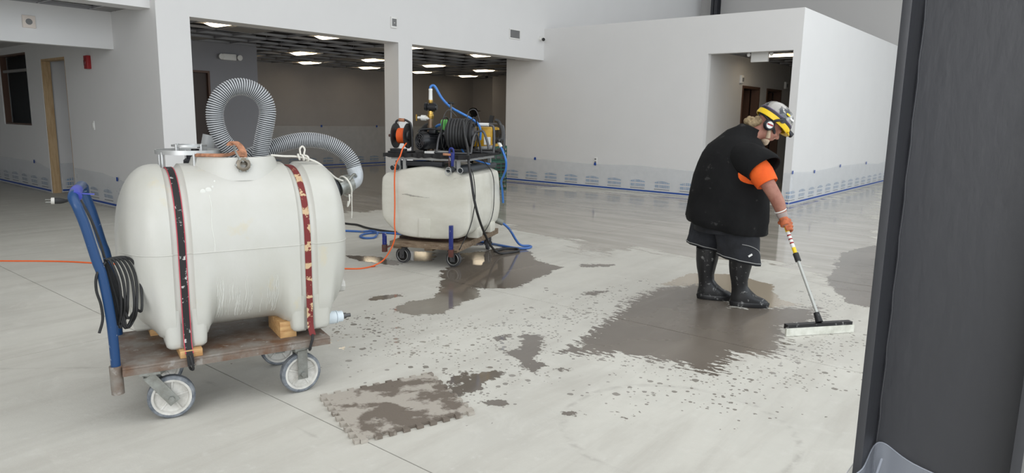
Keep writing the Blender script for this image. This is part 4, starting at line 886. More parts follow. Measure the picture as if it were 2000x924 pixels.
# ================================================================== plastic sheeting taped along the wall feet
BLUET = mat('blue_masking_tape', lin(28, 72, 156), .5)
def film_mat(name, period, mw):
    m = bpy.data.materials.new(name); m.use_nodes = True; nt = m.node_tree; N = nt.nodes; L = nt.links; b = N['Principled BSDF']
    uv = N.new('ShaderNodeUVMap'); sp = N.new('ShaderNodeSeparateXYZ'); L.new(uv.outputs[0], sp.inputs[0])
    def mth(op, a, c=None):
        n = N.new('ShaderNodeMath'); n.operation = op
        for i, x in enumerate((a, c)):
            if x is None: continue
            if isinstance(x, (int, float)): n.inputs[i].default_value = x
            else: L.new(x, n.inputs[i])
        return n.outputs[0]
    U, V = sp.outputs[0], sp.outputs[1]
    fr = mth('MODULO', U, period)
    inx = mth('MULTIPLY', mth('GREATER_THAN', fr, .06), mth('LESS_THAN', fr, .06 + mw))
    cell = mth('FLOOR', mth('DIVIDE', fr, mw / 9)); lf = mth('FRACT', mth('DIVIDE', fr, mw / 9))
    wn = N.new('ShaderNodeTexWhiteNoise'); wn.noise_dimensions = '1D'; L.new(cell, wn.inputs['W'])
    let = mth('LESS_THAN', mth('ABSOLUTE', mth('SUBTRACT', lf, .5)), mth('ADD', .22, mth('MULTIPLY', wn.outputs[0], .2)))
    def band(v0, v1): return mth('MULTIPLY', mth('GREATER_THAN', V, v0), mth('LESS_THAN', V, v1))
    arch = mth('MULTIPLY', mth('SINE', mth('MULTIPLY', mth('DIVIDE', mth('SUBTRACT', fr, .06), mw), 3.14159)), .020)
    r1 = mth('MULTIPLY', mth('GREATER_THAN', V, .205), mth('LESS_THAN', mth('SUBTRACT', V, arch), .238)); r2 = band(.125, .180)
    hole = mth('GREATER_THAN', mth('ABSOLUTE', mth('SUBTRACT', mth('FRACT', mth('MULTIPLY', V, 36)), .5)), .12)
    mk = mth('MULTIPLY', mth('MULTIPLY', mth('MULTIPLY', inx, let), mth('MAXIMUM', r1, r2)), hole)
    l3 = mth('MULTIPLY', mth('MULTIPLY', inx, band(.085, .096)), mth('GREATER_THAN', mth('FRACT', mth('MULTIPLY', U, 31)), .25))
    mx = N.new('ShaderNodeMix'); mx.data_type = 'RGBA'; L.new(mk, mx.inputs[0]); mx.inputs[6].default_value = lin(226, 230, 234); mx.inputs[7].default_value = lin(92, 136, 178)
    mx2 = N.new('ShaderNodeMix'); mx2.data_type = 'RGBA'; L.new(l3, mx2.inputs[0]); L.new(mx.outputs[2], mx2.inputs[6]); mx2.inputs[7].default_value = lin(40, 48, 60)
    L.new(mx2.outputs[2], b.inputs['Base Color']); b.inputs['Roughness'].default_value = .22
    nz = N.new('ShaderNodeTexNoise'); nz.inputs['Scale'].default_value = 6; tc = N.new('ShaderNodeTexCoord'); L.new(tc.outputs['Object'], nz.inputs['Vector'])
    al = mth('MAXIMUM', mth('ADD', .30, mth('MULTIPLY', nz.outputs[0], .08)), mth('MAXIMUM', mth('MULTIPLY', mk, .62), mth('MULTIPLY', l3, .9)))
    L.new(al, b.inputs['Alpha']); return m
FILMA = film_mat('printed_clear_film', .56, .34)
def sheet(label, pts, nrm, heights, tabs, strip=True, hmul=1.0, group='plastic sheets taped along the walls'):
    """pts: polyline along a wall foot, nrm: outward normal per segment, heights: [(s, h)] profile, tabs: distances"""
    base = Vector((pts[0][0], pts[0][1], 0)); th = thing('plastic_sheet', label, 'plastic sheet', base, group=group)
    S = [0]
    for a, c in zip(pts, pts[1:]): S.append(S[-1] + math.hypot(c[0] - a[0], c[1] - a[1]))
    n = max(8, int(S[-1] / .06)); ss = sorted(set(list(np.linspace(0, S[-1], n + 1)) + S)); b = MB(); uvs = []; nv = 8
    hs = [h[0] for h in heights]; hh = [h[1] for h in heights]
    def at(s):
        for k in range(len(S) - 1):
            if s <= S[k + 1] + 1e-6:
                t = (s - S[k]) / (S[k + 1] - S[k]); return Vector((pts[k][0] + (pts[k + 1][0] - pts[k][0]) * t, pts[k][1] + (pts[k + 1][1] - pts[k][1]) * t, 0)), Vector((nrm[k][0], nrm[k][1], 0))
    for s in ss:
        p, nr = at(s); h = float(np.interp(s, hs, hh)) * hmul
        for j in range(nv + 1):
            t = j / nv; bulge = .010 + 0.016 * (.5 + .5 * math.sin(s * 2.3 + 2.3 * math.sin(s * 1.7) + t * 4)) * math.sin(PI * t) + .002 * math.sin(s * 11 - t * 6) * math.sin(PI * t)
            b.v.append(tuple(p + nr * max(.004, bulge) + Vector((0, 0, .004 + h * t)))); uvs.append((s, h * t))
    for i in range(len(ss) - 1):
        for j in range(nv): a = i * (nv + 1) + j; b.f.append((a, a + nv + 1, a + nv + 2, a + 1))
    o = b.build('film', FILMA, th, smooth=180)
    ul = o.data.uv_layers.new(name='UVMap'); vi = np.zeros(len(o.data.loops), int); o.data.loops.foreach_get('vertex_index', vi)
    ul.data.foreach_set('uv', np.array(uvs)[vi].ravel())
    if strip:
        for k in range(len(pts) - 1):
            a, c, nr = Vector((*pts[k], 0)), Vector((*pts[k + 1], 0)), Vector((*nrm[k], 0))
            MB().bar(a + nr * .035 + Vector((0, 0, .004)), c + nr * .035 + Vector((0, 0, .004)), .07, .002).build('floor_tape', HUB, th, smooth=None)
            MB().bar(a + nr * .014 + Vector((0, 0, .042)), c + nr * .014 + Vector((0, 0, .042)), .003, .028).build('wall_tape', BLUET, th, smooth=None)
    for s in tabs:
        p, nr = at(s); h = float(np.interp(s, hs, hh)) * hmul; tv = Vector((-nr.y, nr.x, 0))
        MB().obox(p + nr * .022 + Vector((0, 0, h + .005)), tv, (0, 0, 1), nr, .026, .03, .002).build('tape_tab', BLUET, th, smooth=None)
    return th
sheet('printed clear plastic taped along the foot of the long white block wall', [(-10.76, YB), (-5.82, YB)], [(0, -1)], [(0, .60), (.9, .555), (2.5, .52), (3.6, .55), (4.94, .50)], [.9, 2.54, 4.88])
sheet('printed clear plastic wrapped round the block corner beside the doorway', [(-4.22, YB), (XR, YB), (XR, 20.5)], [(0, -1), (1, 0)], [(0, .58), (.2, .60), (1.4, .55), (3.2, .59), (5.4, .57), (6.6, .5), (7.9, .55)], [.15, 1.43, 3.2, 5.4])
sheet('printed clear plastic along the grey alcove wall left of the big tank', [(-13.05, YS), (-10.1, YS)], [(0, -1)], [(0, .52), (1.2, .50), (2.0, .42), (3, .42)], [1.75], hmul=1.0)
sheet('printed clear plastic under the window opening in the alcove', [(-19.8, YS), (-14.26, YS)], [(0, -1)], [(0, .52), (4.8, .52), (5.0, .50), (5.6, .42)], [4.8])
sheet('printed clear plastic on the bright wall seen through the rough door opening', [(-14.235, 4.46), (-14.235, 6.5)], [(1, 0)], [(0, .52), (2.1, .55)], [])
sheet('printed clear plastic along the far wall of the dim back room', [(-16.99, 8.0), (-16.99, 17.9)], [(1, 0)], [(0, 1.15), (10, 1.15)], [1.95 + 2.0 * k for k in range(4)])
# skirt wrapped on the near steel column
fs = thing('plastic_sheet', 'clear plastic wrapped round the foot of the black steel column', 'plastic sheet', ((x0 + x1) / 2, yf, 0), group='plastic sheets taped along the walls')
FILMC = bpy.data.materials.new('clear_film'); FILMC.use_nodes = True
q = FILMC.node_tree.nodes['Principled BSDF']; q.inputs['Base Color'].default_value = lin(200, 206, 218); q.inputs['Roughness'].default_value = .18; q.inputs['Alpha'].default_value = .34
prof_ = [(x0 - .012, yf + fw), (x0 - .012, yf - .012), (x0 + ft + .004, yf - .012), (x0 + ft + .012, yf + fw / 2 - .02), (x0 + .12, yf + fw / 2 - .018), (x1 - ft - .012, yf + fw / 2 - .02), (x1 - ft - .004, yf - .012), (x1 + .012, yf - .012), (x1 + .012, yf + fw)]
topz = [.54, .545, .575, .60, .565, .52, .50, .52, .54]
PP = crom([(a, c, z) for (a, c), z in zip(prof_, topz)], 8)
b = MB(); m_ = len(PP)
for i, p in enumerate(PP):
    for j in range(9):
        t = j / 8; w_ = .010 * math.sin(i * 1.9 + j * .8) * t * (1 - t) * 2
        b.v.append((p.x + w_, p.y - abs(w_), .022 + (p.z - .022) * t))
for i in range(m_ - 1):
    for j in range(8): a = i * 9 + j; b.f.append((a, a + 9, a + 10, a + 1))
b.build('film', FILMC, fs, smooth=180)
MB().tube([Vector(p) for p in PP], .0016, 6).build('film_hem', FILMC, fs)
MB().bar((x0 + .045, yf + fw / 2 - .03, .56), (x0 + .02, yf + fw / 2 - .06, .40), .002, .006).build('film_fold', FILMC, fs, smooth=None)

# ================================================================== fixtures on the walls and ceilings
WPL = mat('white_plastic', lin(232, 231, 228), .4); GPL = mat('grey_plastic', lin(120, 120, 120), .5); RED = mat('alarm_red', lin(150, 26, 30), .4); DGL = mat('dark_lens', lin(20, 20, 22), .1)
def xface(name, label, cat, x, y, z, w, h, d=.03):   # plate on a wall facing +x
    t = thing(name, label, cat, (x, y, z)); MB().box((x, y - w / 2, z - h / 2), (x + d, y + w / 2, z + h / 2), .004).build('housing', WPL, t); return t
t = xface('control_box', 'small white control box on the wall above the middle pillar', 'control box', WX, 8.37, 3.083, .13, .19, .03)
MB().box((WX + .03, 8.32, 3.02), (WX + .034, 8.42, 3.145), .002).build('face_recess', GPL, t); MB().ell((WX + .036, 8.37, 3.075), .006, .010, .010).build('button', WPL, t)
t = thing('air_vent', 'white louvred air vent high on the wall near the block corner', 'vent', (WX, 11.71, 3.22))
for a, c in (((11.53, 3.12), (11.89, 3.14)), ((11.53, 3.30), (11.89, 3.32)), ((11.53, 3.14), (11.55, 3.30)), ((11.87, 3.14), (11.89, 3.30))): MB().box((WX, a[0], a[1]), (WX + .02, c[0], c[1]), .003).build('frame_bar', WPL, t)
MB().box((WX + .001, 11.55, 3.14), (WX + .004, 11.87, 3.30)).build('backing', DARKPL, t, smooth=None)
for k in range(10): MB().obox((WX + .010, 11.566 + .032 * k, 3.22), (0, 0, 1), (.5, 1, 0), (1, -.5, 0), .08, .0085, .0015).build('louvre', GPL, t, smooth=None)
t = thing('dome_camera', 'white dome camera on the wall beside the block corner', 'camera', (WX, 12.6, 3.21))
MB().lathe((WX, 12.6, 3.21), (1, 0, 0), [(0, .05), (.04, .05), (.05, .04)], 20).build('base', WPL, t); MB().ell((WX + .085, 12.6, 3.20), .055, .055, .05).build('ball', WPL, t)
MB().lathe((WX + .11, 12.575, 3.19), (.8, -.6, -.2), [(0, .038), (.028, .034), (.03, .0)], 16).build('lens', DGL, t)
t = thing('speaker_plate', 'square cream speaker plate on the soffit at the upper left', 'speaker', (-11.12, 3.26, 2.62))
MB().box((-11.12, 3.19, 2.54), (-11.10, 3.34, 2.70), .004).build('plate', mat('cream_plastic', lin(222, 210, 200), .5), t); MB().lathe((-11.10, 3.265, 2.62), (1, 0, 0), [(0, .04), (.004, .036)], 20).build('grille', GPL, t)
def yface(name, label, cat, x, z, w, h, d, m, y=YS):
    t = thing(name, label, cat, (x, y, z)); MB().box((x - w / 2, y - d, z - h / 2), (x + w / 2, y, z + h / 2), .006).build('housing', m, t); return t
t = yface('fire_strobe', 'red fire alarm strobe high on the grey alcove wall', 'alarm', -12.06, 2.20, .13, .20, .06, RED); MB().box((-12.09, YS - .075, 2.15), (-12.03, YS - .06, 2.23), .004).build('lens', mat('clear_red_lens', lin(120, 40, 44), .15), t)
t = yface('light_switch', 'white light switch on the grey alcove wall', 'switch', -12.09, 1.24, .085, .14, .012, WPL); MB().box((-12.11, YS - .018, 1.20), (-12.07, YS - .012, 1.28), .002).build('rocker', WPL, t)
t = yface('wall_outlet', 'white outlet plate half under blue tape on the block wall', 'outlet', -8.22, .60, .085, .14, .012, WPL, YB)
for dz in (-.03, .03): MB().box((-8.24, YB - .016, .60 + dz - .016), (-8.20, YB - .012, .60 + dz + .016), .002).build('socket', GPL, t)
t = thing('emergency_light', 'grey emergency light with two lamp heads in the dim back room', 'emergency light', (-13.25, 7.22, 2.55))
MB().box((-13.25, 7.08, 2.49), (-13.19, 7.36, 2.61), .015).build('housing', WPL, t)
for y in (7.03, 7.41): MB().lathe((-13.20, y, 2.55), (1, 0, -.1), [(0, .04), (.05, .055), (.055, .045)], 16).build('lamp_head', WPL, t)
t = thing('exit_sign', 'white twin-lamp sign box hanging in the corridor doorway', 'emergency light', (-4.95, 13.05, 2.68))
MB().box((-5.08, 13.02, 2.57), (-4.76, 13.08, 2.76), .008).build('housing', WPL, t); MB().box((-4.96, 13.03, 2.76), (-4.88, 13.07, 2.90)).build('canopy', WPL, t, smooth=None)
for x in (-5.13, -4.71): MB().ell((x, 13.04, 2.71), .035, .04, .04).build('lamp_head', WPL, t)
for k, (y, lab) in enumerate(((14.40, 'white alarm horn left of the two corridor doors'), (17.1, 'white alarm horn right of the two corridor doors'))):
    t = thing('alarm_horn', lab, 'alarm', (-5.8, y, 2.36), group='corridor alarm horns'); MB().box((-5.8, y - .06, 2.27), (-5.75, y + .06, 2.43), .008).build('housing', WPL, t); MB().box((-5.75, y - .03, 2.30), (-5.735, y + .03, 2.38), .004).build('lens', GPL, t)
# recessed lights
LENS = mat('warm_light_lens', lin(255, 236, 205), .5, emit=((1.0, .84, .60, 1), 4.5)); WHT = mat('troffer_white', lin(206, 200, 190), .5)
def troffer(x, y, z, label, parent_group):
    t = thing('ceiling_light', label, 'ceiling light', (x, y, z), group=parent_group); w = .30
    MB().box((x - w, y - w, z + .06), (x + w, y + w, z + .075)).build('back_pan', WHT, t, smooth=None)
    for a in ((x - w, y - w, x - w + .02, y + w), (x + w - .02, y - w, x + w, y + w), (x - w + .02, y - w, x + w - .02, y - w + .02), (x - w + .02, y + w - .02, x + w - .02, y + w)): MB().box((a[0], a[1], z), (a[2], a[3], z + .06)).build('frame_bar', WHT, t, smooth=None)
    MB().grid(lambda u, v: (x - .27 + .54 * u, y - .17 + .34 * v, z + .004 - .040 * math.sin(PI * v)), 2, 12).build('lens', LENS, t, smooth=180)
    for s in (-1, 1): MB().grid(lambda u, v: (x - .27 + .54 * u, y + s * (.17 + .105 * v), z + .012 + .035 * math.sin(PI * .5 * min(1, v * 1.0)) * (1 - .5 * v)), 2, 6).build('reflector', WHT, t, smooth=180)
rows = ((-10.20, [5.57, 7.53, 9.50, 11.47], 'above the openings'), (-13.62, [9.18, 11.14, 13.15, 15.12], 'in middle back-room row'), (-15.90, [8.93, 10.90, 12.85, 14.85, 16.88], 'in far back-room row'))
ordn = ('nearest the near pillar', 'second from the near pillar', 'third from the near pillar', 'fourth from the near pillar', 'farthest from the near pillar')
for x, ys, w_ in rows:
    for k, y in enumerate(ys): troffer(x - .12 if x > -11 else x, y, GZ, 'lit square ceiling light %s, %s' % (w_, ordn[k]), 'lit ceiling lights')
troffer(-4.95, 14.31, 2.80, 'lit square ceiling light in the corridor behind the worker', 'lit ceiling lights')
t = thing('smoke_detector', 'small round detector under the back room ceiling', 'detector', (-14.57, 16.3, 2.72)); MB().lathe((-14.57, 16.3, 2.80), (0, 0, -1), [(0, .06), (.05, .06), (.07, .04)], 18).build('base', GPL, t); MB().ell((-14.57, 16.3, 2.71), .045, .045, .04).build('dome', DGL, t)

# ================================================================== people
SKIN = mat('tanned_skin', lin(172, 122, 104), .55, var=(lin(150, 98, 84), 14)); VEST = mat('black_work_vest', lin(15, 15, 16), .9, spec=.25, var=(lin(22, 22, 23), 5), var2=(lin(88, 87, 86), 11, .35, .64), bump=(14, .5))
ORT = mat('orange_shirt', lin(246, 104, 32), .8, var=(lin(226, 86, 22), 9)); SHORT = mat('black_shorts', lin(22, 23, 27), .85, var=(lin(40, 42, 48), 7), bump=(12, .4)); PIPING = mat('grey_piping', lin(150, 150, 148), .7)
BOOT = mat('black_rubber_boot', lin(24, 24, 26), .38, var2=(lin(148, 148, 146), 26, .7, .60)); GLOVE = mat('orange_palm_glove', lin(200, 108, 66), .65, var=(lin(150, 78, 48), 30)); CUFF = mat('grey_glove_cuff', lin(164, 150, 146), .8)
HAIR = mat('sandy_grey_hair', lin(172, 152, 118), .8, var=(lin(118, 100, 74), 40), bump=(120, .8)); BEARD = mat('pale_beard', lin(206, 184, 158), .85, bump=(140, .7))

def ring(c, rx, ry, n=20, ax=(1, 0, 0), ay=(0, 1, 0), p=2.0):
    c, X, Y = Vector(c), Vector(ax), Vector(ay); out = []
    for j in range(n):
        a = 2 * PI * j / n; co, si = math.cos(a), math.sin(a); q = (abs(co) ** p + abs(si) ** p) ** (-1 / p)
        out.append(c + X * (rx * q * co) + Y * (ry * q * si))
    return out
def limb(b, pts, rs, n=14, k=5):
    P = crom(pts, k); t = np.linspace(0, len(rs) - 1, len(P)); b.tube(P, [float(np.interp(x, range(len(rs)), rs)) for x in t], n); return b
def fuse(b, name, m, parent, vox=.009, smooth_it=4, **kw):
    """join overlapping lofts into one continuous skin"""
    o = b.build(name, m, parent, smooth=180, **kw)
    r = o.modifiers.new('fuse', 'REMESH'); r.mode = 'VOXEL'; r.voxel_size = vox; r.use_smooth_shade = True
    s = o.modifiers.new('relax', 'SMOOTH'); s.factor = .5; s.iterations = smooth_it
    return o
def head(b, c, up, fwd, s=1.0, ears=True):
    up, fwd = unit(up), unit(fwd); sd = up.cross(fwd); c = Vector(c); P = lambda f, l, u: c + fwd * (f * s) + sd * (l * s) + up * (u * s)
    b.ell(P(-.012, 0, .028), .098 * s, .078 * s, .095 * s, fwd, up)           # cranium
    b.ell(P(.028, 0, -.045), .068 * s, .062 * s, .080 * s, fwd, up)           # face
    b.ell(P(.052, 0, -.100), .034 * s, .040 * s, .026 * s, fwd, up, 14, 8)    # chin
    b.ell(P(.088, 0, .012), .018 * s, .052 * s, .014 * s, fwd, up, 14, 8)     # brow
    limb(b, [P(.094, 0, .004), P(.108, 0, -.016), P(.118, 0, -.036), P(.100, 0, -.042)], [.008 * s, .011 * s, .015 * s, .012 * s], 10)
    for k in (-1, 1):
        b.ell(P(.086, .030 * k, -.004), .012 * s, .013 * s, .009 * s, fwd, up, 12, 8)      # eyelids
        b.ell(P(.074, .036 * k, -.036), .020 * s, .022 * s, .020 * s, fwd, up, 12, 8)      # cheeks
        b.ell(P(.102, .010 * k, -.040), .010 * s, .009 * s, .008 * s, fwd, up, 10, 6)      # nostril
        if ears: b.ell(P(-.010, .080 * k, -.012), .020 * s, .008 * s, .032 * s, fwd, up, 12, 8)
    b.ell(P(.094, 0, -.064), .010 * s, .024 * s, .006 * s, fwd, up, 12, 6); b.ell(P(.091, 0, -.076), .011 * s, .021 * s, .007 * s, fwd, up, 12, 6)
    return P
def grip_hand(b, w, palm, along, across, s=1.0, right=1):
    """hand closed round a shaft: w wrist, palm centre of the shaft inside the fist, along = shaft direction, across = knuckle side"""
    w, c = Vector(w), Vector(palm); al = unit(along); kn = unit(Vector(across) - al * Vector(across).dot(al)); pn = al.cross(kn) * right
    bk = c + kn * .030 * s                                  # back of the hand, outside the shaft
    limb(b, [w, (w + bk) / 2, bk + al * -.004], [.026 * s, .030 * s, .032 * s], 14)
    for k, (o, L, r) in enumerate(((.034, 1.0, .0092), (.012, 1.08, .0096), (-.010, 1.02, .0092), (-.031, .86, .0082))):
        q = c + al * (o * s)
        limb(b, [q + kn * .034 * s - pn * .006 * s, q + kn * .030 * s * L + pn * .022 * s, q + kn * .004 * s + pn * .036 * s * L, q - kn * .021 * s + pn * .022 * s, q - kn * .024 * s - pn * .002 * s], [r * s * 1.15, r * s * 1.08, r * s, r * s * .95, r * s * .8], 10)
    limb(b, [w * .35 + bk * .65 - pn * .016 * s + al * .010 * s, c + kn * .016 * s - pn * .028 * s + al * .030 * s, c - kn * .012 * s - pn * .026 * s + al * .046 * s, c - kn * .024 * s - pn * .006 * s + al * .050 * s], [.015 * s, .0125 * s, .0105 * s, .008 * s], 10)
    return b
def loose_hand(b, w, d, kn, s=1.0):
    w, d, kn = Vector(w), unit(d), unit(kn); sd = d.cross(kn); c = w + d * .075 * s
    b.ell(w + d * .05 * s, .046 * s, .018 * s, .052 * s, sd, d, 14, 8)
    for o, L in ((-.030, .86), (-.010, 1.02), (.011, 1.08), (.032, 1.0)):
        q = w + d * .088 * s + sd * o * s
        limb(b, [q - d * .02 * s, q + d * .02 * L * s, q + d * .045 * L * s + kn * .012 * s, q + d * .060 * L * s + kn * .032 * s], [.0095 * s, .009 * s, .0085 * s, .007 * s], 10)
    limb(b, [w + d * .02 * s + sd * .03 * s, w + d * .05 * s + sd * .056 * s + kn * .008 * s, w + d * .082 * s + sd * .058 * s + kn * .02 * s], [.013 * s, .011 * s, .008 * s], 10)
    return b

# ---------------------------------------------------------------- the worker with the squeegee
KW = Frame((-1.991, 5.416), 39.6)
wk = thing('person', 'worker in black vest, orange sleeves, rubber boots and helmet pushing a squeegee', 'person', (-.08, .1, 0), KW)
CY = .10
HC = Vector((.098, CY, 1.445)); HUP = Vector((.62, 0, .785)); HFW = Vector((.785, 0, -.62))
WR = Vector((.112, -.285, .775)); ELB = Vector((.025, -.285, .950)); SHO = Vector((-.085, -.15, 1.185))
POLE_LO = Vector((.245, -.70, .085)); POLE_HI = Vector((.128, -.275, .735)); PD = unit(POLE_HI - POLE_LO)
body = MB()
R = []
for z, a, c_, hw in ((.66, -.42, .03, .20), (.80, -.42, .04, .215), (.95, -.40, .06, .22), (1.08, -.37, .06, .225), (1.18, -.335, .05, .22), (1.27, -.28, .02, .18), (1.33, -.19, -.01, .11), (1.37, -.11, .01, .07)):
    R.append(ring(((a + c_) / 2, CY, z), (c_ - a) / 2, hw, 24, p=2.3))
body.rings(R)
limb(body, [(-.08, CY, 1.34), (-.02, CY, 1.375), (.05, CY, 1.41)], [.07, .062, .06])
PH = head(body, HC, HUP, HFW)
limb(body, [SHO + Vector((-.02, .06, .02)), SHO, (SHO + ELB) / 2 + Vector((-.008, -.012, 0)), ELB, (ELB + WR) / 2 + Vector((.0, -.004, .012)), WR], [.075, .072, .058, .050, .049, .033], 16)
GP = POLE_HI - PD * .045
grip_hand(body, WR, GP, PD, (-.30, -.55, .35), 1.08, 1)
SL, EL, WL = Vector((-.06, .33, 1.20)), Vector((-.02, .40, .95)), Vector((.10, .36, .76))
limb(body, [SL + Vector((0, -.08, .02)), SL, (SL + EL) / 2, EL, (EL + WL) / 2, WL], [.075, .07, .056, .048, .044, .030], 16)
loose_hand(body, WL, (.35, -.1, -.9), (.6, -.6, .2))
for hx, hy, kx, ky, ax_, ay in ((-.17, .0, -.10, .01, -.080, .012), (-.24, .20, -.29, .21, -.285, .222)):
    limb(body, [(hx, hy, .80), (hx * .5 + kx * .5, hy, .62), (kx, ky, .46), (ax_ - .02, ay, .30), (ax_, ay, .10)], [.11, .10, .058, .046, .030], 16)
fuse(body, 'body', SKIN, wk, .0085, 3)
# vest: wide sleeveless, open shoulder cap on the near side
vs = MB(); R = []
for z, a, c_, hw in ((.605, -.470, .105, .275), (.62, -.490, .118, .285), (.70, -.512, .128, .285), (.80, -.505, .125, .275), (.92, -.488, .125, .268), (1.04, -.462, .118, .262), (1.14, -.435, .105, .258), (1.22, -.405, .085, .245), (1.285, -.365, .055, .215), (1.335, -.305, .022, .165), (1.375, -.225, .000, .115), (1.405, -.155, .012, .085), (1.425, -.125, .022, .078)):
    rg_ = ring(((a + c_) / 2, CY, z), (c_ - a) / 2, hw, 40, p=2.25)
    for j, p in enumerate(rg_):
        w_ = (.012 * math.sin(j * .9 + z * 9) + .008 * math.sin(j * 1.9 - z * 14)) * max(0, min(1, (1.25 - z) * 2)); d = (p - Vector(((a + c_) / 2, CY, z))); d.normalize(); p += d * w_
        if z < .66: p.z += .055 * max(0, -d.x) - .03 * max(0, d.x)
        if z > 1.37: p.z += .03 * (-d.x)
    R.append(rg_)
R2 = [[p + (Vector((-.0, CY, p.z)) - p).normalized() * .012 for p in R[-1]], [p + (Vector((-.06, CY, p.z)) - p).normalized() * .02 + Vector((0, 0, -.04)) for p in R[-1]]]
vs.rings(R + R2, cap=False)
vo = vs.build('vest', VEST, wk, smooth=180)
for sgn in (-1, 1):
    cy = lambda d: CY + sgn * d
    cap_ = MB(); cr = []
    for t, (cx, dy, cz, r1, r2) in enumerate(((-.17, .10, 1.205, .135, .135), (-.14, .18, 1.195, .140, .130), (-.095, .255, 1.172, .142, .118), (-.055, .310, 1.145, .140, .104), (-.038, .342, 1.122, .136, .094))):
        n_ = Vector((.30, sgn * .80, -.52)).normalized(); X = Vector((.87, 0, .50)); X = (X - n_ * X.dot(n_)).normalized(); Y = n_.cross(X)
        cr.append(ring((cx, cy(dy), cz), r1, r2, 28, X, Y))
    inner = [[p + (Vector(sum(cr[-1], Vector())) / 28 - p).normalized() * .010 for p in cr[-1]], [p * .96 + Vector(sum(cr[-2], Vector())) / 28 * .04 for p in cr[-2]]]
    cap_.rings(cr + inner, cap=False, flip=(sgn > 0)); cap_.build('shoulder_panel', VEST, vo, smooth=180)
# orange shirt sleeves showing under the shoulder panels
for sgn, S_, E_ in ((-1, SHO, ELB), (1, SL, EL)):
    d = unit(E_ - S_); X, Y = basis(d); rs = []
    for t, r1, r2 in ((.12, .080, .085), (.25, .088, .092), (.40, .092, .094), (.55, .090, .088), (.72, .085, .080), (.735, .079, .074), (.60, .074, .07)):
        rs.append(ring(S_ + (E_ - S_) * t + Vector((-.012, 0, -.01)) * (1 - t), r1, r2, 24, X, Y))
    MB().rings(rs, cap=False).build('shirt_sleeve', ORT, wk, smooth=180)
MB().ell((-.09, CY - .200, 1.075), .145, .094, .10).build('shirt_side', ORT, wk, smooth=180)
MB().ell((-.09, CY + .200, 1.075), .145, .094, .10).build('shirt_side', ORT, wk, smooth=180)
# shorts
so_ = thing('dummy', 'x', 'x') if False else None
sh_ = MB(); sh_.rings([ring((-.20, CY, z), rx, ry, 32, p=2.4) for z, rx, ry in ((.60, .235, .235), (.70, .245, .24), (.80, .24, .235), (.90, .22, .22))], cap=False)
shs = sh_.build('shorts', SHORT, wk, smooth=180)
for nm, rows_ in (('near', ((.66, -.145, .000, .165, .135), (.56, -.125, -.005, .172, .140), (.46, -.108, -.008, .170, .138), (.395, -.100, -.010, .168, .136), (.375, -.098, -.010, .166, .134), (.380, -.098, -.010, .155, .123), (.46, -.10, -.01, .14, .11))),
                  ('far', ((.68, -.27, .205, .16, .13), (.58, -.29, .21, .160, .130), (.50, -.305, .215, .158, .128), (.455, -.31, .215, .155, .126), (.438, -.31, .215, .153, .124), (.443, -.31, .215, .142, .113), (.52, -.30, .21, .13, .10)))):
    rr_ = []
    for z, x, y, rx, ry in rows_:
        q_ = ring((x, y, z), rx, ry, 28)
        for j, p in enumerate(q_): p.z += .035 * (-(p.x - x)) / rx * (1 if z < .5 else 0); p.x += .006 * math.sin(j * 1.7 + z * 20)
        rr_.append(q_)
    lg_ = MB().rings(rr_, cap=False).build('trouser_leg', SHORT, shs, smooth=180)
    MB().tube([p + (p - Vector((rows_[3][1], rows_[3][2], p.z))).normalized() * .003 for p in rr_[3]], .0032, 6, closed=True).build('piping', PIPING, shs)
MB().tube(crom([(-.13, -.145, .53), (-.06, -.142, .515), (.01, -.105, .48), (.05, -.06, .43), (.06, -.03, .40)], 6), .0028, 6).build('piping', PIPING, shs)
MB().obox((-.06, -.146, .445), (1, .15, .6), (-.6, 0, 1), (0, 1, 0), .017, .007, .003).build('logo_patch', WLAB, shs, smooth=None)
# boots
def boot(x, y, yaw, name='boot'):
    c_, s_ = math.cos(yaw), math.sin(yaw); T = lambda f, l, z: Vector((x + c_ * f - s_ * l, y + s_ * f + c_ * l, z))
    b = MB(); rr_ = []
    for z, f, rf, rl in ((.035, .055, .150, .050), (.060, .050, .146, .052), (.085, .038, .130, .051), (.110, .012, .100, .049), (.135, -.015, .074, .047), (.165, -.028, .064, .048), (.21, -.034, .066, .054), (.27, -.036, .078, .062), (.33, -.034, .088, .069), (.42, -.030, .096, .075), (.438, -.030, .097, .076), (.440, -.030, .089, .068), (.36, -.034, .080, .06)):
        rr_.append([T(f + (rf * math.cos(2 * PI * j / 28)), rl * math.sin(2 * PI * j / 28) * (1 - .12 * math.cos(2 * PI * j / 28) * (1 if z < .1 else 0)), z + (.0 if z > .12 else -.018 * max(0, math.cos(2 * PI * j / 28)) * (z / .1))) for j in range(28)])
    o = b.rings(rr_, cap=False).build(name, BOOT, wk, smooth=180)
    so = [[T(.055 + rf * math.cos(2 * PI * j / 28), rl * math.sin(2 * PI * j / 28), z) for j in range(28)] for z, rf, rl in ((.002, .150, .052), (.030, .157, .057), (.040, .154, .054))]
    MB().rings(so).build('sole', BOOT, o, smooth=50)
    return o
boot(-.045, .005, -.22); boot(-.255, .215, -.20)
# glove cuff, wrist band
d = unit(ELB - WR)
MB().lathe(WR - d * .010, d, [(0, .036), (.02, .039), (.045, .041), (.05, .037)], 18).build('glove_cuff', CUFF, wk); MB().torus(WR + d * .048, d, .041, .005, 24, 8).build('wrist_band', WLAB, wk)
gl = MB(); grip_hand(gl, WR, GP, PD, (-.30, -.55, .35), 1.16, 1); fuse(gl, 'glove', GLOVE, wk, .004, 2)
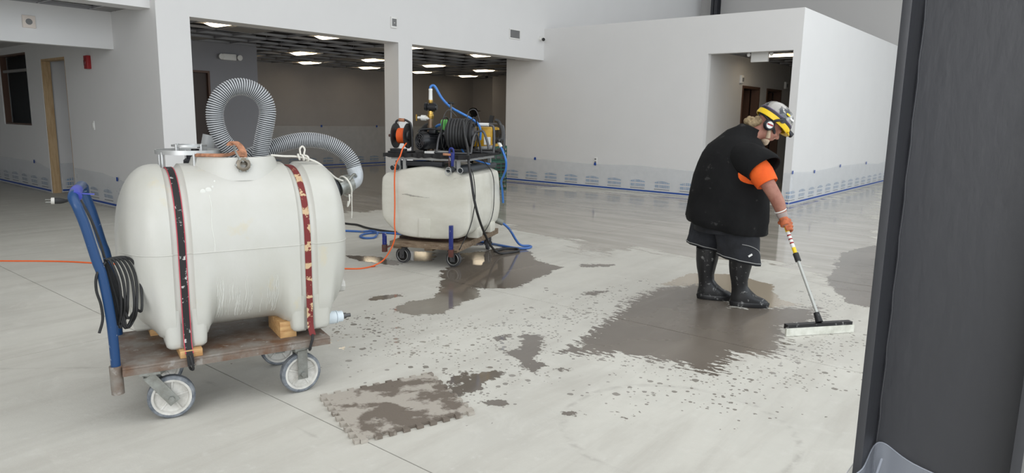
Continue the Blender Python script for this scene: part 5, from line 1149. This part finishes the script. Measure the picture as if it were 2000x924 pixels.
# helmet
HEL = mat('smoky_clear_helmet', lin(160, 157, 152), .12, coat=.6, var=(lin(66, 70, 76), 11), thr=(.52, .55), var2=(lin(214, 212, 206), 13, .8, .6)); HYL = mat('helmet_yellow', lin(244, 206, 36), .35, var2=(lin(150, 120, 30), 30, .5, .64)); PUR = mat('helmet_purple', lin(92, 74, 112), .4)
U_, F_ = unit(HUP), unit(HFW); S_ = U_.cross(F_); HP = lambda f, l, u: HC + F_ * f + S_ * l + U_ * u
def hring(u, rf, rl, f0=.0, n=36): return [HP(f0 + rf * math.cos(2 * PI * j / n), rl * math.sin(2 * PI * j / n), u) for j in range(n)]
he = thing('hard_hat', 'smoky clear safety helmet with yellow rim and ear muffs on the worker', 'helmet', tuple(HP(0, 0, .05)), KW)
MB().rings([hring(.052, .142, .118), hring(.085, .141, .117), hring(.115, .134, .110), hring(.145, .115, .094), hring(.168, .085, .070), hring(.182, .048, .040), hring(.186, .012, .010)], cap=True, flip=False).build('shell', HEL, he, smooth=180)
MB().rings([hring(.062, .146, .122), hring(.085, .1455, .1215), hring(.085, .138, .114), hring(.062, .138, .114)], closed=True).build('purple_band', PUR, he, smooth=40)
MB().rings([hring(.020, .150, .124, .004), hring(.030, .153, .127, .004), hring(.060, .149, .124, .002), hring(.060, .139, .114), hring(.020, .139, .114)], closed=True).build('rim', HYL, he, smooth=40)
MB().rings([[HP(.125 + .045 * t * math.cos(a), .095 * math.sin(a) * (1 - .1 * t), .034 - .006 * t + dz) for a in np.linspace(-PI / 2, PI / 2, 12)] for t, dz in ((0, 0), (.5, .004), (1, 0), (1, -.006), (.5, -.006), (0, -.01))], closed=True, cap=False).build('peak', HYL, he, smooth=50)
MB().cyl(HP(.150, 0, .055), HP(.192, 0, .050), .022, n=18).build('headlamp', DARKPL, he); MB().cyl(HP(.192, 0, .050), HP(.196, 0, .050), .017, n=18).build('headlamp_lens', GPL, he)
MB().rings([hring(.064, .149, .125, .0), hring(.078, .148, .124, .0), hring(.078, .145, .121), hring(.064, .145, .121)], closed=True).build('lamp_strap', DARKPL, he, smooth=40)
for k in (-1, 1):
    m_ = MB().lathe(HP(-.030, k * .074, -.022), S_ * k, [(0, .036), (.012, .044), (.030, .043), (.040, .034), (.042, 0)], 22).build('ear_muff', DARKPL, he)
    MB().lathe(HP(-.030, k * .1155, -.022), S_ * k, [(0, .027), (.002, .026)], 18).build('badge', WLAB, m_)
    MB().obox(HP(-.030, k * .118, -.020), F_ + U_ * .3, U_ - F_ * .3, S_, .024, .006, .001).build('badge_stripe', RED, m_, smooth=None)
    MB().tube(crom([HP(-.030, k * .112, .010), HP(-.012, k * .130, .038), HP(.015, k * .134, .060)], 5), .011, 10).build('muff_arm', DARKPL, m_)
    MB().cyl(HP(.02, k * .118, .062), HP(.02, k * .140, .062), .022, n=16).build('muff_pivot', DARKPL, m_)
MB().rings([hring(-.045, .085, .088, -.035), hring(-.015, .105, .098, -.022), hring(.012, .118, .104, -.012), hring(.012, .100, .09, -.012)], cap=False).build('head_cradle', DARKPL, he, smooth=60) if False else MB().torus(HP(-.02, 0, -.005), U_ + F_ * .35, .094, .012, 36, 8).build('head_cradle', DARKPL, he)
for k in range(3): MB().obox(HP(.03 + .05 * (k - 1), -.108 + .012 * abs(k - 1), .118 + .008 * (k % 2)), F_, U_ * .8 + S_ * .5, S_ - U_ * .5, .016, .008, .002).build('sticker', (WLAB, HYL, WLAB)[k], he, smooth=None)
# hair bun, beard
hb = MB()
for k in range(26):
    a = rd.uniform(0, 6.28); q_ = rd.uniform(-1, 1); w_ = math.sqrt(1 - q_ * q_)
    hb.ell(Vector((-.062, CY - .01, 1.468)) + Vector((.030 * w_ * math.cos(a), .034 * w_ * math.sin(a), .030 * q_)), .019, .019, .019, n=10, m=6)
limb(hb, [HP(-.085, 0, -.02), (-.035, CY - .01, 1.455), (-.062, CY - .012, 1.468)], [.045, .036, .040])
fuse(hb, 'hair', HAIR, wk, .005, 1)
bd = MB(); bd.ell(HP(.052, 0, -.105), .036, .042, .034, F_, U_); bd.ell(HP(.070, 0, -.118), .022, .026, .026, F_, U_)
for k in (-1, 1): limb(bd, [HP(.045, k * .042, -.09), HP(.02, k * .058, -.06), HP(-.005, k * .066, -.02)], [.020, .015, .010])
bd.ell(HP(.094, 0, -.055), .012, .028, .006, F_, U_); fuse(bd, 'beard', BEARD, wk, .005, 1)

# squeegee
sq = thing('floor_squeegee', 'wide white-bladed floor squeegee with yellow and grey pole held by the worker', 'squeegee', (.26, -.71, 0), KW)
A_, B_ = Vector((.0, -.778, 0)), Vector((.523, -.653, 0)); e = unit(B_ - A_); nn = Vector((-e.y, e.x, 0)); L_ = (B_ - A_).length; mc = (A_ + B_) / 2
MB().obox(mc - nn * .014 + Vector((0, 0, .030)), e, nn, (0, 0, 1), L_ / 2 + .004, .008, .028).build('blade', mat('white_rubber_blade', lin(224, 224, 214), .6, var=(lin(196, 196, 184), 16)), sq, smooth=None)
MB().obox(mc + nn * .006 + Vector((0, 0, .064)), e, nn, (0, 0, 1), L_ / 2 - .008, .022, .017).build('blade_holder', BOOT, sq, smooth=None)
MB().cyl(mc + Vector((0, 0, .085)), mc + Vector((0, 0, .085)) + PD * .07, .026, .020, n=14).build('socket', BOOT, sq)
p0 = mc + Vector((0, 0, .10)); pd = unit(POLE_HI - p0); LEN = (POLE_HI - p0).length; at_ = lambda t: p0 + pd * (LEN * t)
MB().cyl(at_(0), at_(.62), .0115, n=14).build('pole', mat('grey_aluminium_pole', lin(186, 188, 184), .35, .4), sq)
MB().cyl(at_(.58), at_(.66), .021, n=14).build('lock_collar', BLACKR, sq)
MB().cyl(at_(.66), at_(.72), .0145, n=14).build('upper_pole', HYL, sq); MB().cyl(at_(.72), at_(.885), .0142, n=14).build('pole_label', WLAB, sq)
MB().cyl(at_(.885), at_(1.06), .0148, n=14).build('pole_grip', HYL, sq)
for t_ in (.76, .80, .84): MB().cyl(at_(t_), at_(t_ + .014), .0146, n=14).build('label_mark', RED, sq)

# ---------------------------------------------------------------- dark figure in the back room
KP = Frame((-13.2, 14.15), 40)
BLKC = mat('black_clothes', lin(18, 18, 20), .9)
p2 = thing('person', 'person in dark clothes and cap standing in the dim back room', 'person', (0, 0, 0), KP)
bb = MB(); hc = Vector((.05, 0, 1.60))
bb.rings([ring((cx, 0, z), rx, ry, 22) for z, cx, rx, ry in ((.82, -.02, .13, .18), (.95, -.02, .135, .18), (1.12, -.01, .13, .19), (1.28, .0, .13, .205), (1.38, .0, .11, .18), (1.44, .01, .07, .10))])
limb(bb, [(.0, 0, 1.42), (.03, 0, 1.50), (.04, 0, 1.55)], [.065, .058, .055]); head(bb, hc, (.2, 0, 1), (1, 0, -.2))
for k in (-1, 1):
    limb(bb, [(0, .15 * k, 1.37), (.0, .21 * k, 1.30), (.03, .25 * k, 1.10), (.12, .23 * k, .98), (.30, .18 * k, 1.0)], [.06, .06, .048, .042, .03]); loose_hand(bb, (.29, .18 * k, 1.0), (1, -.1 * k, 0), (0, 0, -1))
    limb(bb, [(-.02, .09 * k, .86), (.0, .10 * k, .66), (.02, .10 * k, .48), (.0, .10 * k, .28), (-.01, .10 * k, .09), (.0, .10 * k, .05)], [.10, .09, .066, .06, .045, .045]); limb(bb, [(-.05, .10 * k, .045), (.04, .10 * k, .045), (.17, .11 * k, .035)], [.042, .045, .032])
fuse(bb, 'body', BLKC, p2, .011, 3)
cp = MB().rings([[hc + Vector((.0 + r_ * 1.12 * math.cos(2 * PI * j / 24), r_ * .9 * math.sin(2 * PI * j / 24), u)) for j in range(24)] for u, r_ in ((.045, .102), (.08, .10), (.115, .08), (.135, .04), (.138, .01))]).build('cap', BLKC, p2, smooth=180)
MB().ell(hc + Vector((.13, 0, .048)), .085, .075, .010).build('cap_peak', BLKC, p2)

# ---------------------------------------------------------------- ride-on machine and crates beside the figure
KR = Frame((-11.35, 13.20), 40)
rm = thing('ride_on_machine', 'dark ride-on floor machine with seat beyond the block corner in the back room', 'machine', (0, 0, 0), KR)
DGRN = mat('dark_green_plastic', lin(28, 84, 66), .5)
MB().box((-.30, -.30, .18), (.45, .30, .62), .05).build('chassis', DKST, rm); MB().box((-.28, -.28, .62), (.40, .28, .80), .04).build('cowl', PM, rm)
MB().box((-.20, -.23, .98), (.26, .23, 1.08), .04).build('seat', BLACKR, rm); MB().obox((-.24, 0, 1.28), (.18, 0, 1), (0, 1, 0), (1, 0, -.18), .25, .22, .05).build('backrest', BLACKR, rm)
MB().box((-.10, -.12, .80), (.16, .12, .98), .02).build('seat_post', DKST, rm); MB().lathe((.32, -.32, .78), (0, 0, 1), [(0, .12), (.02, .15), (.26, .15), (.30, .10)], 24).build('steel_tank', mat('polished_steel', lin(180, 172, 164), .25, .8), rm)
for x_, y_ in ((-.2, -.30), (-.2, .30), (.32, -.30), (.32, .30)): MB().lathe((x_, y_ - .04, .13), (0, 1, 0), [(0, .08), (0, .12), (.01, .13), (.07, .13), (.08, .12), (.08, .08)], 24).build('wheel', TY2, rm)
MB().tube(crom([(.35, 0, .80), (.42, 0, 1.0), (.40, 0, 1.15)], 5), .018, 8).build('steering_column', DKST, rm); MB().torus((.38, 0, 1.17), (-.5, 0, 1), .14, .013, 30, 8).build('steering_wheel', BLACKR, rm)
KC = Frame((-9.52, 11.05), 40)
for i, (z, lab) in enumerate(((0, 'dark green plastic crate at the bottom of the stack behind the timber cart'), (.30, 'dark green plastic crate in the middle of the stack behind the timber cart'), (.60, 'dark green plastic crate on top of the stack behind the timber cart'))):
    t = thing('plastic_crate', lab, 'crate', (0, 0, z), KC, 'green crates')
    MB().box((-.17, -.17, z + .005), (.17, .17, z + .02)).build('base', DGRN, t, smooth=None)
    for (a, c_) in (((-.17, -.17), (.17, -.155)), ((-.17, .155), (.17, .17)), ((-.17, -.155), (-.155, .155)), ((.155, -.155), (.17, .155))):
        MB().box((a[0], a[1], z + .255), (c_[0], c_[1], z + .295)).build('top_rim', DGRN, t, smooth=None)
        for h_ in (.10, .18): MB().box((a[0], a[1], z + h_), (c_[0], c_[1], z + h_ + .018)).build('rail', DGRN, t, smooth=None)
    for k in range(4):
        for sx, sy in ((-.163, None), (.163, None), (None, -.163), (None, .163)):
            px, py = (sx if sx is not None else -.163 + .1087 * k), (sy if sy is not None else -.163 + .1087 * k)
            MB().box((px - .008, py - .008, z + .02), (px + .008, py + .008, z + .255)).build('slat', DGRN, t, smooth=None)
